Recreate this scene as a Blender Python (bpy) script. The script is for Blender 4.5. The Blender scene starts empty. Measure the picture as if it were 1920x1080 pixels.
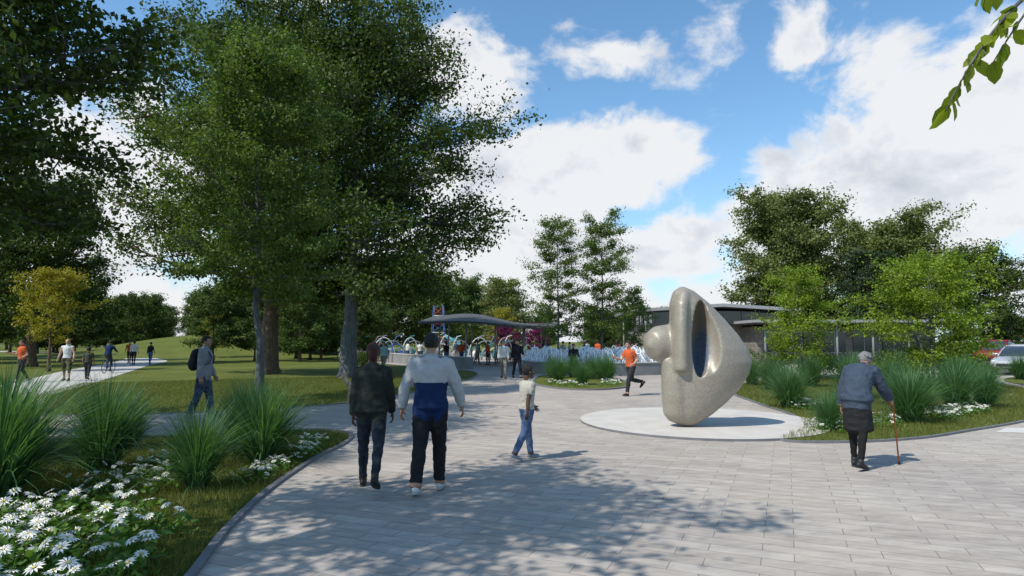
import bpy, math, random
import numpy as np
from mathutils import Vector, Matrix, geometry, noise as mnoise
random.seed(4); RNG=np.random.default_rng(7)
scene=bpy.context.scene
R_=math.radians
def link(o): scene.collection.objects.link(o); return o
# ---------------------------------------------------------------- materials
def newmat(name):
    m=bpy.data.materials.new(name); m.use_nodes=True
    nt=m.node_tree; return m,nt,nt.nodes,nt.links,nt.nodes['Principled BSDF']
def plain(name,col,rough=.7,metal=0,var=.12,scale=8,bump=0,bscale=30,spec=.3,stretch=None):
    m,nt,N,L,P=newmat(name)
    P.inputs['Roughness'].default_value=rough; P.inputs['Metallic'].default_value=metal
    P.inputs['Specular IOR Level'].default_value=spec
    tc=N.new('ShaderNodeTexCoord'); mp=N.new('ShaderNodeMapping'); L.new(tc.outputs['Object'],mp.inputs[0])
    if stretch: mp.inputs['Scale'].default_value=stretch
    nz=N.new('ShaderNodeTexNoise'); nz.inputs['Scale'].default_value=scale; nz.inputs['Detail'].default_value=5
    L.new(mp.outputs[0],nz.inputs['Vector'])
    rp=N.new('ShaderNodeValToRGB'); L.new(nz.outputs['Fac'],rp.inputs[0])
    rp.color_ramp.elements[0].position=.3; rp.color_ramp.elements[1].position=.7
    rp.color_ramp.elements[0].color=[c*(1-var) for c in col]+[1]; rp.color_ramp.elements[1].color=[min(1,c*(1+var)) for c in col]+[1]
    L.new(rp.outputs[0],P.inputs['Base Color'])
    if bump:
        n2=N.new('ShaderNodeTexNoise'); n2.inputs['Scale'].default_value=bscale; n2.inputs['Detail'].default_value=4
        L.new(mp.outputs[0],n2.inputs['Vector'])
        b=N.new('ShaderNodeBump'); b.inputs['Strength'].default_value=bump; b.inputs['Distance'].default_value=.02
        L.new(n2.outputs['Fac'],b.inputs['Height']); L.new(b.outputs[0],P.inputs['Normal'])
    return m
def leafmat(name,c1,c2,trans=.3,rough=.5,c3=None):
    m,nt,N,L,P=newmat(name)
    g=N.new('ShaderNodeNewGeometry'); rp=N.new('ShaderNodeValToRGB')
    L.new(g.outputs['Random Per Island'],rp.inputs[0])
    rp.color_ramp.elements[0].color=list(c1)+[1]; rp.color_ramp.elements[1].color=list(c2)+[1]
    if c3:
        e=rp.color_ramp.elements.new(.93); e.color=list(c2)+[1]; rp.color_ramp.elements[-1].color=list(c3)+[1]
    L.new(rp.outputs[0],P.inputs['Base Color']); P.inputs['Roughness'].default_value=rough
    P.inputs['Specular IOR Level'].default_value=.2
    t=N.new('ShaderNodeBsdfTranslucent'); mx=N.new('ShaderNodeMixRGB'); mx.blend_type='MULTIPLY'; mx.inputs[0].default_value=1
    L.new(rp.outputs[0],mx.inputs[1]); mx.inputs[2].default_value=(1.6,1.7,.6,1)
    L.new(mx.outputs[0],t.inputs[0])
    ms=N.new('ShaderNodeMixShader'); ms.inputs[0].default_value=trans
    L.new(P.outputs[0],ms.inputs[1]); L.new(t.outputs[0],ms.inputs[2]); L.new(ms.outputs[0],N['Material Output'].inputs[0])
    return m
# ---------------------------------------------------------------- geometry accumulation
class Geo:
    def __init__(s): s.V=[];s.L=[];s.S=[];s.M=[];s.n=0;s.mats=[];s.sm=[]
    def mi(s,m):
        if m not in s.mats: s.mats.append(m)
        return s.mats.index(m)
    def add(s,V,Fs,mat,smooth=True):
        V=np.asarray(V,float).reshape(-1,3)
        if isinstance(Fs,np.ndarray): Fs=[Fs]
        for F in Fs:
            F=np.asarray(F,np.int64)
            if F.size==0: continue
            s.L.append((F+s.n).ravel()); s.S.append(np.full(len(F),F.shape[1]))
            s.M.append(np.full(len(F),s.mi(mat)) if not isinstance(mat,np.ndarray) else mat)
            s.sm.append(np.full(len(F),smooth))
        s.V.append(V); s.n+=len(V); return s
    def mesh(s,name):
        me=bpy.data.meshes.new(name)
        V=np.concatenate(s.V); L=np.concatenate(s.L); S=np.concatenate(s.S); M=np.concatenate(s.M); sm=np.concatenate(s.sm)
        me.vertices.add(len(V)); me.vertices.foreach_set('co',V.astype(np.float32).ravel())
        me.loops.add(len(L)); me.loops.foreach_set('vertex_index',L.astype(np.int32))
        me.polygons.add(len(S)); st=np.concatenate([[0],np.cumsum(S)[:-1]])
        me.polygons.foreach_set('loop_start',st.astype(np.int32))
        for m in s.mats: me.materials.append(m)
        me.polygons.foreach_set('material_index',M.astype(np.int32))
        me.polygons.foreach_set('use_smooth',sm.astype(bool))
        me.update(calc_edges=True); me.validate(); return me
    def obj(s,name,loc=(0,0,0),parent=None,rot=0):
        o=bpy.data.objects.new(name,s.mesh(name)); o.location=loc; o.rotation_euler=(0,0,rot); link(o)
        if parent: o.parent=parent
        return o
def empty(name,loc=(0,0,0),rot=0):
    o=bpy.data.objects.new(name,None); o.location=loc; o.rotation_euler=(0,0,rot); return link(o)
def nrm(v):
    v=np.asarray(v,float); return v/np.maximum(np.linalg.norm(v,axis=-1,keepdims=True),1e-9)
def tube(P,R,n=8,side=None,cap=True,closed=False,axis=None):
    P=np.asarray(P,float); k=len(P)
    R=np.asarray([(r,r) if np.isscalar(r) else r for r in R],float)
    if closed: T=nrm(np.roll(P,-1,0)-np.roll(P,1,0))
    else: T=nrm(np.gradient(P,axis=0))
    if axis is not None: T=np.tile(np.array(axis,float),(k,1))
    if side is None:
        side=np.array([1.,0,0]) if abs(T[:,0]).mean()<.6 else np.array([0,0,1.])
    S=np.asarray(side,float)[None]-T*(T@np.asarray(side,float))[:,None]; S=nrm(S); B=np.cross(T,S)
    th=np.arange(n)/n*2*math.pi
    V=P[:,None]+R[:,0,None,None]*np.cos(th)[None,:,None]*S[:,None]+R[:,1,None,None]*np.sin(th)[None,:,None]*B[:,None]
    V=V.reshape(-1,3); kk=k if closed else k-1
    i=np.arange(kk)[:,None]*n; j=np.arange(n)[None]; j2=(j+1)%n; i2=((np.arange(kk)+1)%k)[:,None]*n
    Q=np.stack([i+j,i+j2,i2+j2,i2+j],-1).reshape(-1,4)
    Fs=[Q]
    if cap and not closed:
        a=len(V); V=np.concatenate([V,[P[0]-T[0]*R[0].min()*.5],[P[-1]+T[-1]*R[-1].min()*.5]])
        jj=np.arange(n); Fs.append(np.concatenate([np.stack([np.full(n,a),(jj+1)%n,jj],-1),np.stack([np.full(n,a+1),jj+(k-1)*n,(jj+1)%n+(k-1)*n],-1)]))
    return V,Fs
def ell(c,r,n=14,m=10):
    th=np.arange(n)/n*2*math.pi; ph=(np.arange(m-1)+1)/m*math.pi
    V=[(math.sin(p)*math.cos(t),math.sin(p)*math.sin(t),math.cos(p)) for p in ph for t in th]
    V+= [(0,0,1),(0,0,-1)]; V=np.array(V)*np.array(r)+np.array(c)
    Q=[];T=[]
    for i in range(m-2):
        for j in range(n): Q.append((i*n+j,(i+1)*n+j,(i+1)*n+(j+1)%n,i*n+(j+1)%n))
    a=(m-1)*n
    for j in range(n): T.append((a,j,(j+1)%n)); T.append((a+1,(m-2)*n+(j+1)%n,(m-2)*n+j))
    return V,[np.array(Q),np.array(T)]
def box(c,s,rot=0,ch=0):
    c=np.array(c,float); s=np.array(s,float)/2
    V=np.array([(x,y,z) for x in(-1,1) for y in(-1,1) for z in(-1,1)])*s
    if rot: cr,sr=math.cos(rot),math.sin(rot); V=np.stack([V[:,0]*cr-V[:,1]*sr,V[:,0]*sr+V[:,1]*cr,V[:,2]],-1)
    F=np.array([(0,1,3,2),(4,6,7,5),(0,4,5,1),(2,3,7,6),(0,2,6,4),(1,5,7,3)])
    return V+c,[F]
def remesh(parts,voxel,smooth=3,fac=.5,cut=None):
    mm=bpy.data.materials.get('tmp') or bpy.data.materials.new('tmp')
    g=Geo()
    for V,F in parts: g.add(V,F,mm)
    o=g.obj('tmpo'); a=o.modifiers.new('r','REMESH'); a.mode='VOXEL'; a.voxel_size=voxel; co=[]
    if cut:
        for V,F in cut:
            gc=Geo(); gc.add(V,F,mm); c=gc.obj('tmpc'); co.append(c); bm=o.modifiers.new('b','BOOLEAN'); bm.operation='DIFFERENCE'; bm.object=c; bm.solver='EXACT'
        a=o.modifiers.new('r2','REMESH'); a.mode='VOXEL'; a.voxel_size=voxel
    if smooth: b=o.modifiers.new('s','SMOOTH'); b.iterations=smooth; b.factor=fac
    dg=bpy.context.evaluated_depsgraph_get(); me=o.evaluated_get(dg).to_mesh()
    V=np.zeros(len(me.vertices)*3); me.vertices.foreach_get('co',V); V=V.reshape(-1,3)
    F=[tuple(p.vertices) for p in me.polygons]
    nn=np.zeros(len(me.vertices)*3); me.vertices.foreach_get('normal',nn)
    o.evaluated_get(dg).to_mesh_clear()
    for q in [o]+co: d=q.data; bpy.data.objects.remove(q); bpy.data.meshes.remove(d)
    Q=np.array([f for f in F if len(f)==4]).reshape(-1,4); T=np.array([f for f in F if len(f)==3]).reshape(-1,3)
    return V,[x for x in (Q,T) if len(x)],nn.reshape(-1,3)
def smoothpoly(pts,n=6,closed=True):
    P=[np.array(p,float) for p in pts]; out=[]; k=len(P)
    for i in range(k if closed else k-1):
        p0=P[(i-1)%k] if closed or i>0 else P[i]; p1=P[i]; p2=P[(i+1)%k]; p3=P[(i+2)%k] if closed or i+2<k else P[(i+1)]
        for j in range(n):
            t=j/n; out.append(.5*((2*p1)+(-p0+p2)*t+(2*p0-5*p1+4*p2-p3)*t*t+(-p0+3*p1-3*p2+p3)*t**3))
    if not closed: out.append(P[-1])
    return np.array(out)
def sheet(name,poly,z,mat,skirt=0,skmat=None):
    poly=np.array(poly)[:,:2]
    tri=geometry.tessellate_polygon([[Vector((p[0],p[1],0)) for p in poly]])
    V=np.column_stack([poly,np.full(len(poly),z)]); T=np.array([tuple(t) for t in tri])
    a=V[T[:,0]];b=V[T[:,1]];c=V[T[:,2]]; fl=np.cross(b-a,c-a)[:,2]<0; T[fl]=T[fl][:,::-1]
    g=Geo(); g.add(V,T,mat,False)
    if skirt:
        n=len(poly); i=np.arange(n); V2=np.concatenate([V,V-[0,0,skirt]])
        g.add(V2,np.stack([i,(i+1)%n,(i+1)%n+n,i+n],-1),skmat or mat,False)
    return g.obj(name)
def inpoly(P,poly):
    x,y=P[:,0],P[:,1]; c=np.zeros(len(P),bool); n=len(poly); j=n-1
    for i in range(n):
        xi,yi=poly[i][:2]; xj,yj=poly[j][:2]
        k=((yi>y)!=(yj>y))&(x<(xj-xi)*(y-yi)/(yj-yi+1e-12)+xi); c^=k; j=i
    return c
def sample(poly,n):
    poly=np.array(poly)[:,:2]; lo=poly.min(0); hi=poly.max(0); out=np.zeros((0,2))
    while len(out)<n:
        p=RNG.uniform(lo,hi,(n*2,2)); out=np.concatenate([out,p[inpoly(p,poly)]])
    return out[:n]
# ---------------------------------------------------------------- surfaces
def lawn_material():
    m,nt,N,L,P=newmat('lawn_grass'); tc=N.new('ShaderNodeTexCoord')
    a=N.new('ShaderNodeTexNoise'); a.inputs['Scale'].default_value=.35; a.inputs['Detail'].default_value=6; L.new(tc.outputs['Object'],a.inputs[0])
    b=N.new('ShaderNodeTexNoise'); b.inputs['Scale'].default_value=22; b.inputs['Detail'].default_value=8; b.inputs['Roughness'].default_value=.8; L.new(tc.outputs['Object'],b.inputs[0])
    r1=N.new('ShaderNodeValToRGB'); L.new(a.outputs[0],r1.inputs[0]); r1.color_ramp.elements[0].position=.35; r1.color_ramp.elements[1].position=.7
    r1.color_ramp.elements[0].color=(.105,.128,.03,1); r1.color_ramp.elements[1].color=(.15,.168,.045,1)
    r2=N.new('ShaderNodeValToRGB'); L.new(b.outputs[0],r2.inputs[0]); r2.color_ramp.elements[0].position=.35; r2.color_ramp.elements[1].position=.65
    r2.color_ramp.elements[0].color=(.5,.55,.4,1); r2.color_ramp.elements[1].color=(1.25,1.2,1.1,1)
    mx=N.new('ShaderNodeMixRGB'); mx.blend_type='MULTIPLY'; mx.inputs[0].default_value=1; L.new(r1.outputs[0],mx.inputs[1]); L.new(r2.outputs[0],mx.inputs[2])
    L.new(mx.outputs[0],P.inputs['Base Color']); P.inputs['Roughness'].default_value=.9; P.inputs['Specular IOR Level'].default_value=.1
    bp=N.new('ShaderNodeBump'); bp.inputs['Strength'].default_value=.8; bp.inputs['Distance'].default_value=.05; L.new(b.outputs[0],bp.inputs['Height']); L.new(bp.outputs[0],P.inputs['Normal'])
    return m
def paver_material():
    m,nt,N,L,P=newmat('stone_pavers'); tc=N.new('ShaderNodeTexCoord'); mp=N.new('ShaderNodeMapping'); L.new(tc.outputs['Object'],mp.inputs[0])
    mp.inputs['Rotation'].default_value=(0,0,R_(24))
    br=N.new('ShaderNodeTexBrick'); L.new(mp.outputs[0],br.inputs['Vector'])
    br.inputs['Scale'].default_value=1; br.inputs['Brick Width'].default_value=.66; br.inputs['Row Height'].default_value=.19
    br.inputs['Mortar Size'].default_value=.0045; br.inputs['Mortar Smooth'].default_value=.3; br.offset=.37; br.offset_frequency=2; br.inputs['Bias'].default_value=-.1
    br.inputs['Color1'].default_value=(.375,.335,.295,1); br.inputs['Color2'].default_value=(.445,.405,.36,1); br.inputs['Mortar'].default_value=(.2,.18,.16,1)
    nz=N.new('ShaderNodeTexNoise'); nz.inputs['Scale'].default_value=5; nz.inputs['Detail'].default_value=10; nz.inputs['Roughness'].default_value=.7
    mp2=N.new('ShaderNodeMapping'); mp2.inputs['Rotation'].default_value=(0,0,R_(24)); mp2.inputs['Scale'].default_value=(.5,1.7,1); L.new(tc.outputs['Object'],mp2.inputs[0]); L.new(mp2.outputs[0],nz.inputs[0])
    n3=N.new('ShaderNodeTexNoise'); n3.inputs['Scale'].default_value=.45; n3.inputs['Detail'].default_value=5; L.new(tc.outputs['Object'],n3.inputs[0])
    r=N.new('ShaderNodeValToRGB'); L.new(nz.outputs[0],r.inputs[0]); r.color_ramp.elements[0].position=.32; r.color_ramp.elements[1].position=.66
    r.color_ramp.elements[0].color=(.74,.74,.75,1); r.color_ramp.elements[1].color=(1.1,1.09,1.07,1)
    r3=N.new('ShaderNodeValToRGB'); L.new(n3.outputs[0],r3.inputs[0]); r3.color_ramp.elements[0].position=.3; r3.color_ramp.elements[1].position=.7
    r3.color_ramp.elements[0].color=(.88,.88,.9,1); r3.color_ramp.elements[1].color=(1.05,1.04,1.02,1)
    mx=N.new('ShaderNodeMixRGB'); mx.blend_type='MULTIPLY'; mx.inputs[0].default_value=1; L.new(br.outputs[0],mx.inputs[1]); L.new(r.outputs[0],mx.inputs[2])
    m3=N.new('ShaderNodeMixRGB'); m3.blend_type='MULTIPLY'; m3.inputs[0].default_value=1; L.new(mx.outputs[0],m3.inputs[1]); L.new(r3.outputs[0],m3.inputs[2])
    L.new(m3.outputs[0],P.inputs['Base Color']); P.inputs['Roughness'].default_value=.85; P.inputs['Specular IOR Level'].default_value=.12
    bp=N.new('ShaderNodeBump'); bp.inputs['Strength'].default_value=.25; bp.inputs['Distance'].default_value=.01; L.new(nz.outputs[0],bp.inputs['Height']); L.new(bp.outputs[0],P.inputs['Normal'])
    return m
LAWN=lawn_material(); PAVE=paver_material()
CONC=plain('concrete',(.43,.41,.38),.85,var=.1,scale=1.5,bump=.2,bscale=40)
WALLC=plain('wall_concrete',(.21,.21,.21),.85,var=.15,scale=1.2,bump=.3)
KERB=plain('kerb_stone',(.15,.15,.16),.7,var=.15,scale=6)
ASPH=plain('asphalt',(.07,.07,.072),.9,var=.15,scale=5)
BARK=plain('bark_brown',(.12,.08,.055),.95,var=.5,scale=7,bump=1,bscale=14,stretch=(2.5,2.5,.5))
BARKG=plain('bark_grey',(.10,.105,.105),.95,var=.45,scale=7,bump=1,bscale=14,stretch=(2.5,2.5,.5))
g=Geo(); S=1500
g.add([(-S,-S,0),(S,-S,0),(S,S,0),(-S,S,0)],np.array([(0,1,2,3)]),LAWN,False); g.obj('ground')
bedL_edge=smoothpoly([(-2.0,1.0),(-2.12,3),(-2.36,4.6),(-2.64,5.85),(-2.86,7.45),(-2.93,9.3),(-2.86,10.6),(-2.98,11.6),(-3.5,12.15),(-4.3,12.1),(-5.4,11.65),(-7,11.3),(-10,11.1),(-34,11)],6,False)
lawn_edge=smoothpoly([(-34,14.6),(-12,14.7),(-8.9,14.9),(-5.45,16.6),(-3.8,19.8),(-2.5,24.5),(-1.85,30),(-1.95,34),(-2.9,37.3),(-7,43),(-13,54),(-19,68)],6,False)
plaza=np.concatenate([[(-2,-6)],bedL_edge,lawn_edge,[(-25,95),(20,95),(20,60),(34,40),(34,-6)]])
sheet('plaza_pavement',plaza,.006,PAVE)
def ribbon(name,line,w,h,z0,mat,closed=False):
    P=np.array(line)[:,:2]; T=nrm(np.roll(P,-1,0)-np.roll(P,1,0)) if closed else nrm(np.gradient(P,axis=0))
    Nn=np.stack([-T[:,1],T[:,0]],-1); a=P+Nn*w/2; b=P-Nn*w/2; k=len(P)
    V=np.concatenate([np.column_stack([a,np.full(k,z0)]),np.column_stack([a,np.full(k,z0+h)]),np.column_stack([b,np.full(k,z0+h)]),np.column_stack([b,np.full(k,z0)])])
    i=np.arange(k if closed else k-1); j=(i+1)%k; F=[]
    for q in range(3): F.append(np.stack([i+q*k,j+q*k,j+(q+1)*k,i+(q+1)*k],-1))
    F=np.concatenate(F)
    if not closed: F=np.concatenate([F,[(0,k,2*k,3*k)],[(k-1,4*k-1,3*k-1,2*k-1)]])
    g=Geo(); g.add(V,F[:,::-1],mat,False); return g.obj(name)
ribbon('kerb',bedL_edge,.07,.04,0,KERB)
ribbon('kerb',lawn_edge,.09,.03,0,KERB)
pathU=np.concatenate([smoothpoly([(-34,6),(-20,11.5),(-13.1,15.9),(-15,20.1),(-18.5,28),(-26,44),(-34,60),(-58,86),(-120,120)],6,False),
   smoothpoly([(-122,126),(-66,95),(-43,68),(-34,53),(-29,42),(-25.2,34),(-20.5,25),(-20,20),(-30,14),(-44,9)],6,False)])
sheet('footpath',pathU,.010,CONC)
bedR=smoothpoly([(4.75,11.0),(5.64,10.75),(7.2,11.15),(8.85,12.1),(11.6,13.9),(14.3,16.6),(17.3,20.2),(19.5,24.5),(19,28),(14,29),(10,26),(7.6,21.5),(6.9,17.5),(6.6,14.6),(5.8,12.4)],6)
sheet('planting_bed',bedR,.035,LAWN,.035,KERB)
ribbon('kerb',bedR,.07,.045,0,KERB,True)
bed2=smoothpoly([(20,22),(24,21.5),(34,26),(34,33),(26,31),(21.5,27)],5); sheet('planting_bed',bed2,.035,LAWN,.035,KERB)
isl=smoothpoly([(.9,25.8),(1.6,22.9),(2.7,22.1),(4.1,23.1),(4.8,25.8),(4.6,29.8),(3,31),(1.5,31)],6)
sheet('planting_island',isl,.04,LAWN,.04,KERB); ribbon('kerb',isl,.1,.06,0,KERB,True)
sheet('parking_lot',[(25,31.5),(60,37),(90,80),(40,80),(27,50)],.012,ASPH)
sheet('footpath',[(17.8,19.4),(40,17),(40,20.5),(24,21.2),(20.2,21.6)],.011,CONC)
sheet('footpath',[(9.3,12.0),(14,11.1),(14,11.9),(10.0,12.6)],.011,plain('pale_paving',(.52,.5,.47),.8,var=.05))
a=np.arange(72)/72*2*math.pi; disc=np.stack([4.05+2.55*np.cos(a),13.5+2.6*np.sin(a)],-1)
sheet('sculpture_plinth',disc,.05,plain('pale_concrete',(.49,.46,.42),.85,var=.08,scale=2,spec=.1),.05,KERB)
g=Geo(); n=48; xs=np.linspace(-1,1,n); X,Y=np.meshgrid(xs,xs); r=np.sqrt(X**2+Y**2); Z=np.where(r<1,(np.cos(np.minimum(r,1)*math.pi)+1)/2*2.7,0)-.05
V=np.stack([X*22-41,Y*22+84,Z],-1).reshape(-1,3); i=np.arange(n-1); I,J=np.meshgrid(i,i); q=(I*n+J).ravel()
g.add(V,np.stack([q,q+1,q+n+1,q+n],-1),LAWN); g.obj('hill')
# ---------------------------------------------------------------- trees
def leaf_quads(C,size,up=.5,asp=.3,out=None):
    n=len(C); nn=RNG.normal(0,1,(n,3))+[0,0,up]
    if out is not None: nn=nn+out
    nn=nrm(nn); t=nrm(np.cross(nn,RNG.normal(0,1,(n,3)))); b=np.cross(nn,t)
    s=(size*RNG.uniform(.6,1.3,n))[:,None]
    V=np.stack([C-t*s*.5,C+b*s*asp+nn*s*.06,C+t*s*.5,C-b*s*asp+nn*s*.06],1).reshape(-1,3)
    i=np.arange(n)*4; return V,np.stack([i,i+1,i+2,i+3],-1)
def tree_geo(seed,H,base,R,tr,nlimb,nsub,lp,ls,spread,bark,leaf,rise=(8,62),peak=.42,flat=.5,wander=.04,jit=.25,up=.5,ry=1,tw=.012,multi=0,top=.5,zmin=None):
    rg=np.random.default_rng(seed); g=Geo(); Ht=H-R*top*.45
    z=np.linspace(0,Ht,12); w=np.cumsum(rg.normal(0,wander,(12,2)),0)*H*.06; w-=w[0]
    P=np.column_stack([w,z]); rad=tr*(1-.9*(z/Ht)**.9); rad[0]*=1.5; rad[1]*=1.08
    P=np.insert(P,1,[w[0,0],w[0,1],.35],0); rad=np.insert(rad,1,tr*1.12)
    V,F=tube(P,rad,10); g.add(V,F,bark)
    if multi:
        for k in range(multi):
            az=k*2.4+1; hh=base+(H-base)*.5
            V,F=tube([(math.cos(az)*.1,math.sin(az)*.1,0),(math.cos(az)*R*.15,math.sin(az)*R*.15,hh*.5),(math.cos(az)*R*.35,math.sin(az)*R*.35,hh)],[tr*.8,tr*.6,tr*.3],7); g.add(V,F,bark)
    lobes=rg.uniform(0,6.28,4); LC=[]; LO=[]
    ex=math.log(.5)/math.log(peak)
    for i in range(nlimb):
        s=(i+.5)/nlimb; t=base+(Ht-base)*s**.95; az=i*2.399+rg.normal(0,.25)
        env=max(.02,math.sin(math.pi*(.08+.84*s)**ex))**flat
        if s>.7: env=max(env,top)
        L=R*env*rg.uniform(1-jit*1.4,1+jit*.5)*(1+.14*math.sin(2*az+lobes[0])+.1*math.sin(3*az+lobes[1])); L=max(L,R*.2)
        ri=R_(rise[0]+(rise[1]-rise[0])*s+rg.normal(0,6))
        p0=np.array([np.interp(t,z,w[:,0]),np.interp(t,z,w[:,1]),t]); d=np.array([math.cos(az),math.sin(az)*ry,0])
        pts=[p0+d*L*f*math.cos(ri*(.7+.3*f))+np.array([0,0,L*f*math.sin(ri)*(1-.15*f)])+rg.normal(0,.03*L,3)*(f>0) for f in (0,.25,.5,.75,1)]
        pts=np.array(pts); r0=max(tw,tr*.34*(1-.75*s)*min(1,L/R+.2)); V,F=tube(pts,[r0,r0*.8,r0*.58,r0*.36,r0*.14],6); g.add(V,F,bark)
        for k in range(nsub):
            f=.22+.78*(k+rg.uniform())/nsub; idx=f*4; a_=min(3,int(idx)); q=pts[a_]+(pts[a_+1]-pts[a_])*(idx-a_)
            da=az+rg.choice([-1,1])*rg.uniform(.3,1.5); sl=L*rg.uniform(.16,.4)*(1.15-.35*f)+.15
            dd=np.array([math.cos(da),math.sin(da),rg.uniform(-.2,.85)]); e=q+dd*sl; mid=q+dd*sl*.5+np.array([0,0,-.05*sl])
            V,F=tube([q,mid,e],[r0*.3,r0*.2,r0*.07],4); g.add(V,F,bark)
            m=int(lp*rg.uniform(.35,1.6)); tt=rg.uniform(.25,1.1,m)[:,None]; sp=spread*rg.uniform(.6,1.3)
            off=rg.normal(0,1,(m,3))*np.array([sp,sp,sp*.6])*(.5+.5*tt)
            LC.append(q+(e-q)*tt+off); LO.append(nrm(off+np.array([0,0,sp*.25]))*.9)
    C=np.concatenate(LC); O=np.concatenate(LO); k=C[:,2]>(zmin or base*.5); C=C[k]; O=O[k]
    V,F=leaf_quads(C,ls,up,out=O); g.add(V,F,leaf,False); return g
LDARK=leafmat('leaf_dark_green',(.022,.045,.008),(.08,.12,.021),.25)
LMID=leafmat('leaf_mid_green',(.035,.068,.015),(.10,.155,.038),.3)
LYNG=leafmat('leaf_young_green',(.05,.092,.018),(.145,.205,.048),.33)
LBRIGHT=leafmat('leaf_fresh_green',(.10,.16,.015),(.24,.32,.035),.4)
LOLIVE=leafmat('leaf_olive',(.075,.10,.026),(.18,.215,.065),.28,c3=(.28,.23,.17))
LYEL=leafmat('leaf_yellow_green',(.15,.145,.018),(.36,.31,.035),.35)
LMAG=leafmat('leaf_magenta',(.08,.012,.05),(.16,.025,.10),.3)
LDEEP=leafmat('leaf_conifer',(.02,.042,.016),(.05,.08,.03),.15)
tree_geo(1,20.3,3.6,7.2,.5,62,15,122,.20,.50,BARK,LDARK,rise=(4,58),peak=.4,top=.6).obj('oak_tree',(-13.2,33.5,0))
tree_geo(2,17.6,3.9,7.3,.42,62,15,122,.19,.47,BARKG,LDARK,rise=(-4,58),peak=.38,top=.5).obj('oak_tree',(-8.0,30.3,0))
tree_geo(3,10.6,2.9,2.75,.13,54,11,130,.10,.21,BARKG,LYNG,rise=(12,62),wander=.12,peak=.45,top=.5).obj('young_tree',(-7.35,18,0))
tree_geo(5,11.2,3.7,3.9,.24,50,13,90,.14,.25,BARKG,LDARK,rise=(-6,50),peak=.35,zmin=3.3).obj('maple_tree',(-10.2,10.0,0))
tree_geo(6,8.8,4.9,2.7,.18,30,9,58,.13,.20,BARKG,LDARK,rise=(5,50),jit=.4).obj('maple_tree',(-5.6,2.7,0))
tree_geo(8,12.6,2.8,5.4,.32,42,11,85,.24,.40,BARK,LDARK,top=.6).obj('oak_tree',(-33.5,43,0))
tree_geo(9,5.9,1.6,1.9,.09,26,8,52,.13,.2,BARK,LYEL,rise=(15,60),jit=.4).obj('autumn_tree',(-27.0,36,0))
tree_geo(10,9.9,1.9,2.0,.09,40,9,56,.13,.22,BARKG,LYNG,rise=(12,48),jit=.4,top=.6,flat=.4).obj('birch_tree',(3.1,41,0))
tree_geo(11,10.3,2.0,2.05,.09,40,9,54,.13,.22,BARKG,LYNG,rise=(12,48),jit=.4,top=.6,flat=.4).obj('birch_tree',(6.1,42,0))
tree_geo(12,5.6,1.2,1.3,.07,22,7,42,.13,.2,BARKG,LYNG,rise=(20,50),jit=.4,top=.6).obj('birch_tree',(8.9,45,0))
tree_geo(13,17.2,2.2,6.3,.4,54,14,100,.30,.5,BARK,LOLIVE,rise=(0,50),peak=.5,flat=.35,top=.75).obj('oak_tree',(29.6,66,0))
tree_geo(14,14.9,2.2,6.9,.4,54,14,95,.30,.5,BARK,LOLIVE,rise=(0,50),peak=.5,flat=.35,top=.75).obj('oak_tree',(42.0,68,0))
tree_geo(15,10.5,.8,3.2,.3,44,10,60,.2,.3,BARK,LDEEP,rise=(-5,20),peak=.3,top=.1).obj('pine_tree',(35,60,0))
tree_geo(16,9.6,1.5,4.6,.22,40,10,80,.22,.36,BARK,LDARK,top=.7).obj('oak_tree',(42,55,0))
tree_geo(17,4.75,.75,2.1,.06,34,10,50,.11,.15,BARKG,LBRIGHT,rise=(2,42),jit=.45,multi=3,up=1.2,top=.4).obj('dogwood_tree',(13.4,28.5,0))
tree_geo(18,4.95,.5,2.7,.07,46,12,52,.11,.15,BARKG,LBRIGHT,rise=(-2,38),jit=.4,multi=4,up=1.2,top=.5).obj('dogwood_tree',(16.2,23.8,0))
T=[tree_geo(30+i,9+i,1.4,3.9,.2,32,9,56,.28,.42,BARK,[LDARK,LMID,LOLIVE][i],top=.65,rise=(0,52)).mesh('distant_tree_mesh%d'%i) for i in range(3)]
dt=empty('distant_trees')
def put(mesh,x,y,s,rz,par,nm='distant_tree'):
    o=bpy.data.objects.new(nm,mesh); o.location=(x,y,0); o.scale=(s*random.uniform(.9,1.15),s*random.uniform(.9,1.15),s); o.rotation_euler=(0,0,rz); link(o); o.parent=par
rs=random.Random(3)
for k in range(22): put(T[rs.randrange(3)],rs.uniform(-32,2),rs.uniform(76,108),rs.uniform(.75,1.15),rs.uniform(0,6),dt)
for k in range(30): put(T[rs.choice([0,1,1])],rs.uniform(-82,-22),rs.uniform(84,125),rs.uniform(.7,1.1),rs.uniform(0,6),dt)
for k in range(9): put(T[rs.choice([0,1])],rs.uniform(-28,-14),rs.uniform(52,68),rs.uniform(.55,.8),rs.uniform(0,6),dt)
for k in range(30): put(T[rs.randrange(3)],rs.uniform(-210,-60),rs.uniform(130,200),rs.uniform(.8,1.2),rs.uniform(0,6),dt)
for k in range(16): put(T[rs.randrange(2)],rs.uniform(4,26),rs.uniform(78,120),rs.uniform(.5,.75),rs.uniform(0,6),dt)
for k in range(12): put(T[rs.randrange(3)],rs.uniform(48,100),rs.uniform(90,150),rs.uniform(.5,.8),rs.uniform(0,6),dt)
for k in range(40): put(T[rs.randrange(3)],-420+k*22+rs.uniform(-8,8),rs.uniform(300,360),rs.uniform(.6,1.),rs.uniform(0,6),dt)
for (x,y,s) in [(-38,33,.75),(-45,48,1.1),(-40,55,1.),(-52,60,1.1),(-58,66,1.1)]: put(T[0],x,y,s,rs.uniform(0,6),dt)
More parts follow.
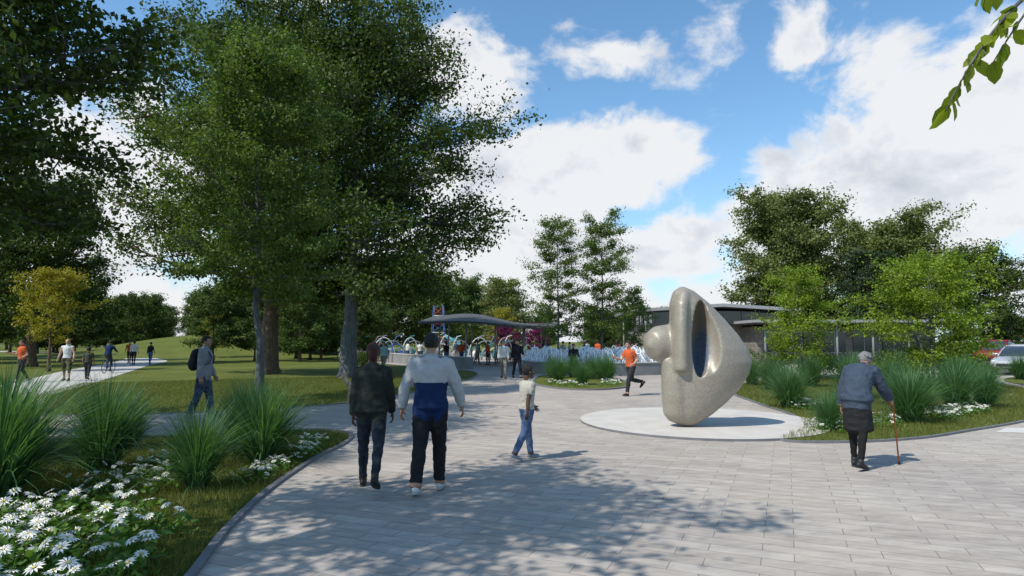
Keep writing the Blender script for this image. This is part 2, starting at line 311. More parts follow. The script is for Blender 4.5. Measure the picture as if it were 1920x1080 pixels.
for (x,y,h) in [(-.6,66,3.3),(2.6,65,3.2)]:
    tree_geo(int(x*10)+90,h,.8,1.6,.07,18,7,40,.15,.22,BARK,LMAG).obj('flowering_tree',(x,y,0))
tree_geo(77,5.2,.9,1.7,.08,20,7,40,.16,.22,BARK,LYEL).obj('autumn_tree',(-1.2,72,0))
tree_geo(78,4.9,.9,1.7,.08,20,7,40,.16,.22,BARK,LYEL).obj('autumn_tree',(-32,66,0))
def shrub(name,x,y,w,h,leaf,n,ls):
    g=Geo(); 
    for k in range(9):
        a_=k*2.4; V,F=tube([(0,0,0),(math.cos(a_)*w*.3,math.sin(a_)*w*.3,h*.5),(math.cos(a_)*w*.5,math.sin(a_)*w*.5,h*.8)],[.02,.014,.006],4); g.add(V,F,BARK)
    cl=RNG.normal(0,1,(26,3)); cl=nrm(cl)*RNG.uniform(.55,1,(26,1))*[w,w,h*.5]+[0,0,h*.52]
    C=(cl[RNG.integers(0,26,n)]+RNG.normal(0,1,(n,3))*[w*.2,w*.2,h*.12]); C[:,2]=np.maximum(C[:,2],.04)
    V,F=leaf_quads(C,ls,.6); g.add(V,F,leaf,False); g.obj(name,(x,y,0))
for (x,y,w,h) in [(12.5,31,1.2,1.3),(15.5,31.5,1.4,1.2),(18.5,30,1.3,1.3),(21,33,1.2,1.2),(19.5,26.5,.9,1.0),(16,27.8,1.,1.),(-.6,52,.8,.9),(-11,46,1.,.9)]:
    shrub('shrub',x,y,w,h,LMID,2600,.11)
OV=Geo(); OVL=leafmat('leaf_beech',(.09,.13,.012),(.24,.29,.025),.5)  # bright yellow-green, strongly translucent leaves
trk=np.array([(6.3,.6,0),(6.25,.65,1.5),(6.1,.8,3),(5.9,1,4.6),(5.8,1.1,6.4)]); V,F=tube(trk,[.17,.14,.12,.09,.05],10); OV.add(V,F,BARKG)
def ovate(c,d,nv,s):
    d=nrm(d); b=nrm(np.cross(nv,d)); n2=np.cross(d,b)
    prof=[(0,0),(.18,.2),(.45,.29),(.75,.2),(1,0)]
    mid=[c+d*s*t-n2*s*.12*t*t for t,_ in prof]
    V=list(mid); L_=[mid[i]+b*s*prof[i][1]+n2*s*.05 for i in (1,2,3)]; R2=[mid[i]-b*s*prof[i][1]+n2*s*.05 for i in (1,2,3)]
    V+=L_+R2
    return np.array(V),[np.array([(1,2,6,5),(2,3,7,6),(1,8,9,2),(2,9,10,3)]),np.array([(0,1,5),(3,4,7),(0,8,1),(3,10,4)])]
rg=np.random.default_rng(12)
def twig(p0,p1,sag,nl,ls):
    p0=np.array(p0,float);p1=np.array(p1,float); t=np.linspace(0,1,8)[:,None]; P=p0+(p1-p0)*t+np.array([0,0,1.])*sag*t*(1-t)*4
    V,F=tube(P,np.linspace(.012,.003,8),5,side=(0,0,1)); OV.add(V,F,BARKG)
    for k in range(nl):
        f=(k+.5)/nl*.95+.05; i=min(6,int(f*7)); q=P[i]+(P[i+1]-P[i])*(f*7-i); dr=nrm(P[i+1]-P[i])
        d=dr*.6+rg.normal(0,.45,3)+np.array([0,0,-.55]); V,F=ovate(q,d,rg.normal(0,1,3)*.6+np.array([0,-.6,.6]),ls*rg.uniform(.7,1.25)); OV.add(V,F,OVL)
V,F=tube([(6.0,.9,4.1),(4.9,1.9,4.5),(3.7,2.9,4.25),(3.0,3.45,3.75)],[.05,.03,.018,.01],7); OV.add(V,F,BARKG)
twig((3.0,3.45,3.75),(2.40,3.3,3.02),.06,30,.12); twig((3.15,3.3,3.9),(2.6,3.2,3.25),.03,20,.11); twig((3.4,3.1,4.1),(2.46,3.1,3.56),.05,22,.11)
twig((3.3,3.2,4.0),(2.74,3.1,3.1),.05,20,.12);twig((3.6,3.0,4.2),(3.0,3.4,4.3),.05,12,.10)
C=[]
for k in range(14):
    a_=k*2.4; e=np.array([5.8+1.3*math.cos(a_),.4+1.2*math.sin(a_),5.2+rg.uniform(-.5,1.4)]); s0=trk[3]*.6+trk[4]*.4
    V,F=tube([s0,(s0+e)/2+[0,0,.1],e],[.035,.02,.008],5); OV.add(V,F,BARKG); C.append(e+rg.normal(0,.35,(130,3)))
V,F=tube([(5.85,1.05,5.6),(4.4,1.6,6.4),(3.0,2.2,6.9),(1.6,2.7,7.2)],[.05,.035,.022,.01],7); OV.add(V,F,BARKG)
for e in ((1.7,2.6,7.1),(2.3,2.2,7.0),(1.0,3.0,7.3),(.8,2.2,7.2),(1.4,1.8,7.1)): C.append(np.array(e)+rg.normal(0,.2,(90,3)))
V,F=leaf_quads(np.concatenate(C),.12); OV.add(V,F,OVL,False); OV.obj('beech_tree')
# ---------------------------------------------------------------- grasses
GR=leafmat('ornamental_grass_blade',(.035,.10,.04),(.115,.215,.085),.3)
GRASSB=leafmat('lawn_blade',(.065,.08,.015),(.17,.185,.045),.3)
def grassclump(seed,nb):
    rg=np.random.default_rng(seed); az=rg.uniform(0,6.283,nb); L=rg.uniform(.6,1.25,nb); th=np.abs(rg.normal(0,.42,nb)); r0=rg.uniform(0,.12,nb)
    segs=6; w0=.0060
    d=np.stack([np.cos(az),np.sin(az)],-1); pos=np.column_stack([d*r0[:,None],np.zeros(nb)]); ang=th*.6; rows=[]
    tw=rg.uniform(-.6,.6,nb); sd=np.stack([-np.sin(az+tw),np.cos(az+tw),np.zeros(nb)],-1)
    for s in range(segs+1):
        w=w0*(1-(s/segs)**1.8)+.0006; rows.append(pos+sd*w); rows.append(pos-sd*w)
        st=L/segs; pos=pos+np.column_stack([d*(np.sin(ang)*st)[:,None],np.cos(ang)*st]); ang=np.minimum(ang+th*.30+.03*s,2.3)
    V=np.stack(rows,1); k=V.shape[1]; base=np.arange(nb)[:,None]*k; s=np.arange(segs)[None]*2
    F=np.stack([base+s,base+s+1,base+s+3,base+s+2],-1).reshape(-1,4)
    g=Geo(); g.add(V.reshape(-1,3),F,GR); return g.mesh('ornamental_grass_mesh%d'%seed)
GC=[grassclump(i,1100) for i in range(3)]
def og(x,y,h,w=1):
    o=bpy.data.objects.new('ornamental_grass',GC[random.randrange(3)]); o.location=(x,y,.0); s=h; o.scale=(s*w*1.05,s*w*1.05,s); o.rotation_euler=(0,0,random.uniform(0,6)); link(o)
for p in [(-5.6,6.8,1.35,1.15),(-6.9,7.3,1.3),(-5.5,8.4,1.15),(-3.75,7.45,.9),(-3.6,9.0,1.1,1.15),(-4.2,9.8,1.05),(-7.6,9.3,1.2),(-6.3,10.2,.85),(-8.6,8.2,1.2),
          (7.2,16.1,1.05,1.1),(6.15,12.1,.72),(10.4,19,1.2,1.1),(8.5,13.3,1.05,1.15),(9.6,14.7,1.1),(11.3,15.8,1.1,1.1),(12.5,16.4,1.0),(9.2,22,1.1),(11.3,23.4,1.15),(12.1,19.6,1.2),(8.1,18.4,1.0),(13.8,19.2,1.2),(13.6,24.2,1.2),(15.1,20.6,1.1),(16.2,21.2,1.0),(10.4,16.9,1.0),(7.4,14,.7),
          (17.9,24,1.1),(22.5,24.5,1.1),(24.5,26,1.1),(23,28,1.1),(9.4,24.3,1.),(14.8,26.8,1.2),
          (2.0,26.4,1.0),(2.8,24.6,.85),(4.2,27.2,1.05),(3.6,28.2,1.),(2.9,29.5,1.05),(1.9,29,1.),(4.1,29.2,1.)]:
    og(*p)
def blades(name,poly,n,h,w,z0=0,mat=GRASSB):
    P=sample(poly,n); a_=RNG.uniform(0,6.28,n); hh=h*RNG.uniform(.5,1.4,n); ln=RNG.normal(0,.35,(n,2))*hh[:,None]
    sd=np.stack([np.cos(a_),np.sin(a_)],-1)*w
    V=np.stack([np.column_stack([P-sd,np.full(n,z0)]),np.column_stack([P+sd,np.full(n,z0)]),np.column_stack([P+ln,z0+hh])],1).reshape(-1,3)
    i=np.arange(n)*3; g=Geo(); g.add(V,np.stack([i,i+1,i+2],-1),mat,False); return g.obj(name)
bedLpoly=np.concatenate([bedL_edge[:bedL_edge.shape[0]-8]-[.07,0],[(-9,11),(-9,4),(-5,1)]])
blades('bed_grass',bedLpoly,80000,.085,.004)
blades('bed_grass',bedR,60000,.075,.006,.035)
blades('lawn_grass_blades',np.array([(-13,15.2),(-8.9,15.1),(-5.6,16.8),(-4,20),(-2.8,24.5),(-2.3,30),(-10,30),(-18,26),(-14.5,18)]),90000,.06,.006)
PET=plain('daisy_petal',(.74,.73,.68),.6,var=.04); PC=plain('daisy_centre',(.5,.4,.08),.7); DL=leafmat('daisy_leaf',(.05,.11,.018),(.13,.23,.045),.3)
def daisies(name,P,r,h,z0=0,nl=5,pet=11):
    g=Geo(); n=len(P); rg=RNG
    z=z0+h*rg.uniform(.6,1.3,n); C=np.column_stack([P,z]); nv=nrm(np.column_stack([rg.normal(0,.4,(n,2)),np.ones(n)])); t=nrm(np.cross(nv,rg.normal(0,1,(n,3)))); b=np.cross(nv,t)
    rr=r*rg.uniform(.7,1.15,n)
    for k in range(pet):
        a_=k/pet*6.283; d=t*math.cos(a_)+b*math.sin(a_); s=-t*math.sin(a_)+b*math.cos(a_); R1=rr[:,None]
        V=np.stack([C+d*R1*.15,C+d*R1*.6+s*R1*.14+nv*R1*.06,C+d*R1-nv*R1*.1,C+d*R1*.6-s*R1*.14+nv*R1*.06],1).reshape(-1,3); i=np.arange(n)*4
        g.add(V,np.stack([i,i+1,i+2,i+3],-1),PET,False)
    V=np.stack([C+nv*(rr*.08)[:,None]+(t*math.cos(a_)+b*math.sin(a_))*(rr*.2)[:,None] for a_ in np.arange(6)*1.0472],1).reshape(-1,3); i=np.arange(n)*6
    g.add(V,np.stack([i+k for k in range(6)],-1),PC,False)
    base=np.column_stack([P+rg.normal(0,.02,(n,2)),np.full(n,z0)]); sd=t*.003
    V=np.stack([base-sd,base+sd,C+sd,C-sd],1).reshape(-1,3); i=np.arange(n)*4; g.add(V,np.stack([i,i+1,i+2,i+3],-1),DL,False)
    LP=np.repeat(P,nl,0)+rg.normal(0,r*1.2,(n*nl,2)); LC=np.column_stack([LP,z0+h*rg.uniform(.15,.85,n*nl)]); V,F=leaf_quads(LC,r*1.25,1.5,.3); g.add(V,F,DL,False)
    return g.obj(name)
nb=[(-5.5,3.6),(-2.75,3.6),(-2.75,4.9),(-3.0,5.7),(-3.7,6.35),(-4.6,6.5),(-6,6.1)]
daisies('daisy_patch',sample(nb,360),.068,.2,0,18)
daisies('daisy_patch',sample([(-4.9,6.7),(-4.1,6.7),(-3.9,7.5),(-4.6,7.6)],36),.055,.16,0,12)
daisies('daisy_patch',np.concatenate([sample([(-3.5,7.6),(-3.05,7.5),(-3.05,9.2),(-3.2,10.9),(-3.6,10.9),(-3.3,9)],100),sample([(-5.3,7.2),(-4.3,7.8),(-4.4,9.5),(-5.2,9)],80)]),.048,.15,0,10)
dR=np.concatenate([sample([(6.9,15.2),(7.6,17.4),(8.6,19),(8.0,15.6)],90),sample([(5.7,11.6),(6.8,11.9),(7.9,12.5),(8.3,13.8),(6.8,13.9),(5.95,12.4)],110),sample([(9.4,13.4),(11.4,14.8),(12,16),(9.3,14.6)],150),sample([(12.6,16.8),(14.5,18),(14.8,19.5),(13,18.5)],60),sample([(17,21.5),(18.6,24),(18,26),(16.2,23)],70)])
daisies('daisy_patch',dR,.052,.16,.035,9,9)
daisies('daisy_patch',np.concatenate([sample([(1.4,23.7),(2.2,22.9),(2.9,22.9),(2.4,24.4),(1.3,25.6)],60),sample([(3.2,23.1),(4.2,24),(4.5,26),(3.6,25.4)],60)]),.055,.16,.04,6,8)
# ---------------------------------------------------------------- sculpture
sl_=[(2.93,-.22,-.06,.10),(2.85,-.34,.10,.22),(2.6,-.42,.40,.32),(2.25,-.43,.72,.38),(1.9,-.44,1.01,.43),(1.6,-.46,1.20,.46),(1.32,-.52,1.28,.46),(1.05,-.58,1.2,.44),(.75,-.58,1.0,.40),(.45,-.58,.70,.34),(.22,-.56,.42,.28),(.08,-.50,.22,.22),(.0,-.3,.1,.14)]
body=tube([((a_+b_)/2,0,z_) for z_,a_,b_,c_ in sl_],[((b_-a_)/2,c_) for z_,a_,b_,c_ in sl_],48,side=(1,0,0),axis=(0,0,-1))
sp_=[body,
 tube([(-.14,-.08,2.74),(-.24,-.18,2.5),(-.28,-.24,2.1),(-.29,-.26,1.6),(-.29,-.26,1.16)],[(.15,.22),(.17,.28),(.155,.28),(.155,.28),(.17,.26)],20,side=(1,0,0)),
 tube([(-.36,0,1.35),(-.35,-.02,1.0),(-.34,-.02,.6),(-.31,0,.22),(-.26,0,.09)],[(.25,.3),(.28,.33),(.29,.32),(.29,.28),(.24,.22)],24,side=(1,0,0),axis=(0,0,-1)),
 tube([(-.82,.0,1.68),(-.66,.1,1.7),(-.4,.2,1.72),(0,.25,1.72)],[(.30,.26),(.40,.36),(.42,.4),(.4,.35)],24,side=(0,0,1))]
def rotell(c,r,ay,n=30,m=24):
    V,F=ell((0,0,0),r,n,m); c_,s_=math.cos(ay),math.sin(ay); V=np.stack([V[:,0]*c_+V[:,2]*s_,V[:,1],-V[:,0]*s_+V[:,2]*c_],-1); return V+np.array(c),F
cuts=[rotell((.12,-.2,1.80),(.2,.58,.84),R_(3)),rotell((.22,-.62,1.85),(.30,.42,.84),R_(-4))]
V,F,_=remesh(sp_,.026,8,.6,cut=cuts)
m,nt,N,L,P=newmat('mosaic_stone'); tc=N.new('ShaderNodeTexCoord'); vo=N.new('ShaderNodeTexVoronoi'); vo.inputs['Scale'].default_value=46; vo.inputs['Randomness'].default_value=.35; L.new(tc.outputs['Object'],vo.inputs['Vector'])
rp=N.new('ShaderNodeValToRGB'); sp=N.new('ShaderNodeSeparateColor'); L.new(vo.outputs['Color'],sp.inputs[0]); L.new(sp.outputs[0],rp.inputs[0])
rp.color_ramp.elements[0].color=(.275,.242,.195,1); rp.color_ramp.elements[1].color=(.35,.312,.255,1)
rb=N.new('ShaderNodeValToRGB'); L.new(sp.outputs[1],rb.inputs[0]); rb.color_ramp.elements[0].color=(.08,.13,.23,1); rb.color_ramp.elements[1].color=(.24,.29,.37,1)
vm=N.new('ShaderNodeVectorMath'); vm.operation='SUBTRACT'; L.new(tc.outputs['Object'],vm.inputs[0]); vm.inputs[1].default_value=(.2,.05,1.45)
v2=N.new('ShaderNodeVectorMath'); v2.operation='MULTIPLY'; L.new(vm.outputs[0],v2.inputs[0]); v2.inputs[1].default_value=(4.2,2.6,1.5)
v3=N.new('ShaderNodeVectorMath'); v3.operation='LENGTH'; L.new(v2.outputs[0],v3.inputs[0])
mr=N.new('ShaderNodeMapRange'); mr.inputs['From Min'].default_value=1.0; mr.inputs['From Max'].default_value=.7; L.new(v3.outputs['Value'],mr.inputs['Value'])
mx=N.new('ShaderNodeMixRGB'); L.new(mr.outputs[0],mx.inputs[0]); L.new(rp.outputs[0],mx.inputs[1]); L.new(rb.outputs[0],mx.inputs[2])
ve=N.new('ShaderNodeTexVoronoi'); ve.feature='DISTANCE_TO_EDGE'; ve.inputs['Scale'].default_value=46; ve.inputs['Randomness'].default_value=.35; L.new(tc.outputs['Object'],ve.inputs['Vector'])
re=N.new('ShaderNodeMapRange'); re.inputs['From Max'].default_value=.07; re.inputs['To Min'].default_value=.72; L.new(ve.outputs['Distance'],re.inputs['Value'])
m2=N.new('ShaderNodeMixRGB'); m2.blend_type='MULTIPLY'; m2.inputs[0].default_value=1; L.new(mx.outputs[0],m2.inputs[1]); L.new(re.outputs[0],m2.inputs[2]); L.new(m2.outputs[0],P.inputs['Base Color'])
P.inputs['Roughness'].default_value=.45; P.inputs['Metallic'].default_value=.2
bp=N.new('ShaderNodeBump'); bp.inputs['Strength'].default_value=.2; bp.inputs['Distance'].default_value=.004; L.new(re.outputs[0],bp.inputs['Height']); L.new(bp.outputs[0],P.inputs['Normal'])
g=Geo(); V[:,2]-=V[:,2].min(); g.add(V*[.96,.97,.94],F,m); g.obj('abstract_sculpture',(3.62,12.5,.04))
# ---------------------------------------------------------------- walls, canopy, fountain, playground, building
def wall(name,pts,w,h,mat):
    l=smoothpoly(pts,6,False); o=ribbon(name,l,w,h,0,mat); ribbon('coping',l,w+.06,.05,h+.001,CONC).parent=o
wall('seat_wall',[(-20,72),(-14,60),(-9,49.5),(-5,42.5),(-2.6,39)],.4,.72,WALLC)
wall('seat_wall',[(.8,36.5),(1.4,33.8),(3,32.2),(5.4,31.6),(8,32.6)],.4,.62,WALLC)
MET=plain('canopy_metal',(.085,.088,.09),.75,0,var=.08,scale=1,spec=.15); STEEL=plain('steel',(.25,.26,.27),.5,.2,var=.05)
cp=empty('park_canopy'); g=Geo(); nx,ny=48,14
xs=np.linspace(-6.6,3.6,nx); ys=np.linspace(43,52,ny); X,Y=np.meshgrid(xs,ys)
def cz(X,Y): return 2.92+.09*np.sin((X+5.2)*.75)+(Y-43)*(.095-.004*(X+6.4)+.018*np.sin((X+5.6)*.7))-.035*(X+1)
Z=cz(X,Y)
top=np.stack([X,Y,Z+.08],-1).reshape(-1,3); bot=top-[0,0,.16]; i,j=np.meshgrid(np.arange(nx-1),np.arange(ny-1)); q=(j*nx+i).ravel(); Q=np.stack([q,q+1,q+nx+1,q+nx],-1)
g.add(np.concatenate([top,bot]),[Q,Q[:,::-1]+nx*ny,np.array([(a,a+1,a+1+nx*ny,a+nx*ny) for a in range(nx-1)][:]) [:, ::-1],np.array([((b*nx),(b+1)*nx,(b+1)*nx+nx*ny,b*nx+nx*ny) for b in range(ny-1)]),np.array([((b*nx+nx-1),(b+1)*nx+nx-1,(b+1)*nx+nx-1+nx*ny,b*nx+nx-1+nx*ny) for b in range(ny-1)])],MET,False)
g.obj('roof',parent=cp); g=Geo()
for cx in (-5.2,-3.3,-1.2,.9,2.4):
    for cy in (44.2,50.5):
        zt=float(cz(cx,cy))-.06
        V,F=tube([(cx,cy,0),(cx,cy,zt)],[.06,.06],10); g.add(V,F,STEEL)
        V,F=box((cx,cy,.03),(.25,.25,.06)); g.add(V,F,STEEL,False)
for cy in (44.2,50.5):
    xx=np.linspace(-6,2.9,20); V,F=tube([(x,cy,float(cz(x,cy))-.12) for x in xx],[.05]*20,6,side=(0,0,1)); g.add(V,F,STEEL)
g.obj('columns',parent=cp)
WAT=plain('water_spray',(.88,.89,.9),.4,var=.03); g=Geo(); rr=np.random.default_rng(5)
for k in range(60):
    x0=rr.uniform(1.0,8.2); y0=rr.uniform(36.6,40.6); hh=.75+.75*abs(math.sin(x0*1.25+y0*.3))*rr.uniform(.8,1.1); ph=rr.uniform(0,6.28)
    for q in range(10):
        a_=q/10*6.283+ph; sp1=rr.uniform(.5,1.15); h2=hh*rr.uniform(.7,1)
        t=np.linspace(0,1,9); pts=np.stack([x0+math.cos(a_)*sp1*t,y0+math.sin(a_)*sp1*t,h2*4*(t*.85+.15)*(1-(t*.85+.15))+.02],-1)
        V,F=tube(pts,[.012,.018,.022,.026,.03,.033,.034,.036,.038],5,side=(0,1,0) if abs(math.sin(a_))<.7 else (1,0,0)); g.add(V,F,WAT)
dr=np.column_stack([rr.uniform(.9,8.5,7000),rr.uniform(36.4,41.5,7000),np.abs(rr.normal(.3,.4,7000))+.02]); V,F=leaf_quads(dr,.045); g.add(V,F,WAT,False); g.obj('splash_fountain')
RED=plain('paint_red',(.35,.06,.05),.5); BLU=plain('paint_blue',(.05,.11,.3),.5); TEAL=plain('paint_teal',(.06,.22,.24),.5); WHT=plain('paint_white',(.55,.55,.54),.5,var=.04); PUR=plain('paint_magenta',(.3,.05,.22),.5); ORG=plain('paint_orange',(.4,.17,.06),.5)
pg=Geo(); px,py=-7.9,66
for (dx,dy) in ((-.8,-.8),(.8,-.8),(.8,.8),(-.8,.8)):
    V,F=tube([(px+dx,py+dy,0),(px+dx*.6,py+dy*.6,5.6)],[.05,.035],8); pg.add(V,F,BLU)
for k,zz in enumerate(np.arange(.9,5.2,.9)):
    c=[RED,WHT,BLU,TEAL][k%4]; sh_=.75-.06*k
    cs=[(-sh_,-sh_),(sh_,-sh_),(sh_,sh_),(-sh_,sh_)]
    for q in range(4):
        A=cs[q];B=cs[(q+1)%4]; V,F=tube([(px+A[0],py+A[1],zz),(px+B[0],py+B[1],zz+.85)],[.03]*2,6,side=(0,0,1)); pg.add(V,F,c)
        V,F=tube([(px+A[0],py+A[1],zz),(px+B[0],py+B[1],zz)],[.03]*2,6,side=(0,0,1)); pg.add(V,F,[WHT,RED][k%2])
V,F=box((px,py,2.2),(1.5,1.5,.1)); pg.add(V,F,ORG,False)
V,F=tube([(px+.8,py-.5,2.3),(px+2,py-1,1.7),(px+3,py-1.4,.8),(px+4,py-1.6,.4)],[(.35,.2)]*4,10,side=(0,1,0)); pg.add(V,F,TEAL)
pg.obj('climbing_tower')
def rings(name,x,y,mats,sc=1):
    g=Geo()
    for k in range(7):
        a_=np.linspace(0,math.pi,14); w=.8+.5*((k*7)%5)/4; h=1.2+.9*((k*3)%4)/3; ox=k*.6-2.2; oy=(k%3)*.7
        V,F=tube(np.stack([ox+w*np.cos(a_),oy+.4*np.cos(a_),h*np.sin(a_)],-1),[.05]*14,7,side=(0,1,0)); g.add(V,F,mats[k%len(mats)])
    for k in range(4):
        V,F=ell((k*1.0-2,.6,.45+.25*(k%2)),(.4,.4,.45),12,8); g.add(V,F,mats[(k+1)%len(mats)])
    for k in range(3):
        V,F=tube([(k*1.3-2,-.4,0),(k*1.3-1.8,-.4,1.6),(k*1.3-1.5,-.4,2.2),(k*1.3-1.1,-.4,2.3)],[.045]*4,7,side=(0,1,0)); g.add(V,F,mats[(k+2)%len(mats)])
    g.obj(name,(x,y,0))
rings('play_arches',-10.6,58,[TEAL,WHT,STEEL,BLU]); rings('play_arches',-6.4,60,[WHT,TEAL,STEEL,WHT]); rings('play_arches',-15,64,[TEAL,STEEL,ORG]); rings('play_arches',-1.5,58,[TEAL,WHT,STEEL])
m,nt,N,L,P=newmat('grey_brick'); tc=N.new('ShaderNodeTexCoord')
sx=N.new('ShaderNodeSeparateXYZ'); L.new(tc.outputs['Object'],sx.inputs[0]); ad=N.new('ShaderNodeMath'); ad.operation='ADD'; L.new(sx.outputs[0],ad.inputs[0]); L.new(sx.outputs[1],ad.inputs[1]); cx=N.new('ShaderNodeCombineXYZ'); L.new(ad.outputs[0],cx.inputs[0]); L.new(sx.outputs[2],cx.inputs[1])
br=N.new('ShaderNodeTexBrick'); L.new(cx.outputs[0],br.inputs['Vector']); br.inputs['Scale'].default_value=1; br.inputs['Brick Width'].default_value=.6; br.inputs['Row Height'].default_value=.2; br.inputs['Mortar Size'].default_value=.012
br.inputs['Color1'].default_value=(.15,.13,.115,1); br.inputs['Color2'].default_value=(.25,.22,.19,1); br.inputs['Mortar'].default_value=(.09,.09,.09,1); L.new(br.outputs[0],P.inputs['Base Color']); P.inputs['Roughness'].default_value=.85
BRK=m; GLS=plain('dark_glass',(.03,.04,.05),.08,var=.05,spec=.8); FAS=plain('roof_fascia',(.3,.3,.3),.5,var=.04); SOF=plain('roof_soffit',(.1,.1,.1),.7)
bd=empty('park_pavilion',(0,0,0)); bd.scale=(1,1,.93)
def B(name,lst,smooth=False):
    g=Geo()
    for (c,s,mt) in lst: V,F=box(c,s); g.add(V,F,mt,False)
    g.obj(name,parent=bd)
B('walls',[((17,56,1.75),(11,10,3.5),BRK),((26,52.5,1.55),(14,9,3.1),BRK)])
B('clerestory',[((17,56,4.05),(10.4,9.4,1.1),GLS)])
B('mullions',[((11.8+k*1.48,51.27,4.05),(.08,.07,1.1),FAS) for k in range(8)]+[((11.77,51.4+k*1.85,4.05),(.07,.08,1.1),FAS) for k in range(6)])
g=Geo(); x0,x1,y0,y1=10.4,23.4,49.2,62.4
V=np.array([(x0,y0,4.72),(17,y0,5.15),(x1,y0,4.72),(x0,y1,4.9),(17,y1,5.3),(x1,y1,4.9)]); V2=V-[0,0,.28]
g.add(np.concatenate([V,V2]),[np.array([(0,1,4,3),(1,2,5,4),(0,6,7,1),(1,7,8,2),(0,3,9,6),(2,8,11,5),(3,4,10,9),(4,5,11,10)])],FAS,False); g.add(V2-[0,0,.003],np.array([(0,3,4,1),(1,4,5,2)]),SOF,False); g.obj('roof',parent=bd)
B('lower_roof',[((26,51.6,3.5),(16,12,.22),FAS),((26,51.6,3.35),(15.6,11.6,.1),SOF)])
B('windows',[((20.5+k*2.3,47.97,1.8),(1.7,.1,1.7),GLS) for k in range(5)]+[((12.6+k*1.9,50.97,1.9),(1.3,.1,1.5),GLS) for k in range(3)])
B('window_frames',[((20.5+k*2.3,47.93,2.7),(1.8,.1,.08),FAS) for k in range(5)]+[((20.5+k*2.3,47.93,.92),(1.8,.12,.08),FAS) for k in range(5)]+[((20.5+k*2.3,47.92,1.8),(.06,.08,1.7),FAS) for k in range(5)])
B('door',[((18.0,50.96,1.1),(1.1,.1,2.2),GLS)])
g=Geo()
for k in range(6): V,F=tube([(19+k*2.7,46.2,0),(19+k*2.7,46.2,3.3)],[.08]*2,8); g.add(V,F,STEEL)
for k in range(3): V,F=tube([(10.9,50+k*5,0),(10.9,50+k*5,4.5)],[.08]*2,8); g.add(V,F,STEEL)
g.obj('columns',parent=bd)
# ---------------------------------------------------------------- vehicles
TYRE=plain('tyre',(.02,.02,.02),.9); CHR=plain('rim',(.4,.4,.42),.3,.8); LMP=plain('tail_lamp',(.35,.01,.01),.2,spec=.8); HLP=plain('head_lamp',(.6,.62,.65),.1,spec=.9)
def loft(st,n=16,p=4):
    th=np.arange(n)/n*2*math.pi+math.pi/n; c=np.sign(np.cos(th))*np.abs(np.cos(th))**(2/p); s=np.sign(np.sin(th))*np.abs(np.sin(th))**(2/p)
    V=np.concatenate([np.stack([np.full(n,x),hw*c,(zl+zh)/2+(zh-zl)/2*s],-1) for (x,hw,zl,zh) in st]); k=len(st); Q=[]
    for i in range(k-1):
        for j in range(n): Q.append((i*n+j,i*n+(j+1)%n,(i+1)*n+(j+1)%n,(i+1)*n+j))
    V=np.concatenate([V,[V[:n].mean(0)],[V[-n:].mean(0)]]); a=k*n; T=[(a,(j+1)%n,j) for j in range(n)]+[(a+1,(k-1)*n+j,(k-1)*n+(j+1)%n) for j in range(n)]
    return V,[np.array(Q),np.array(T)]
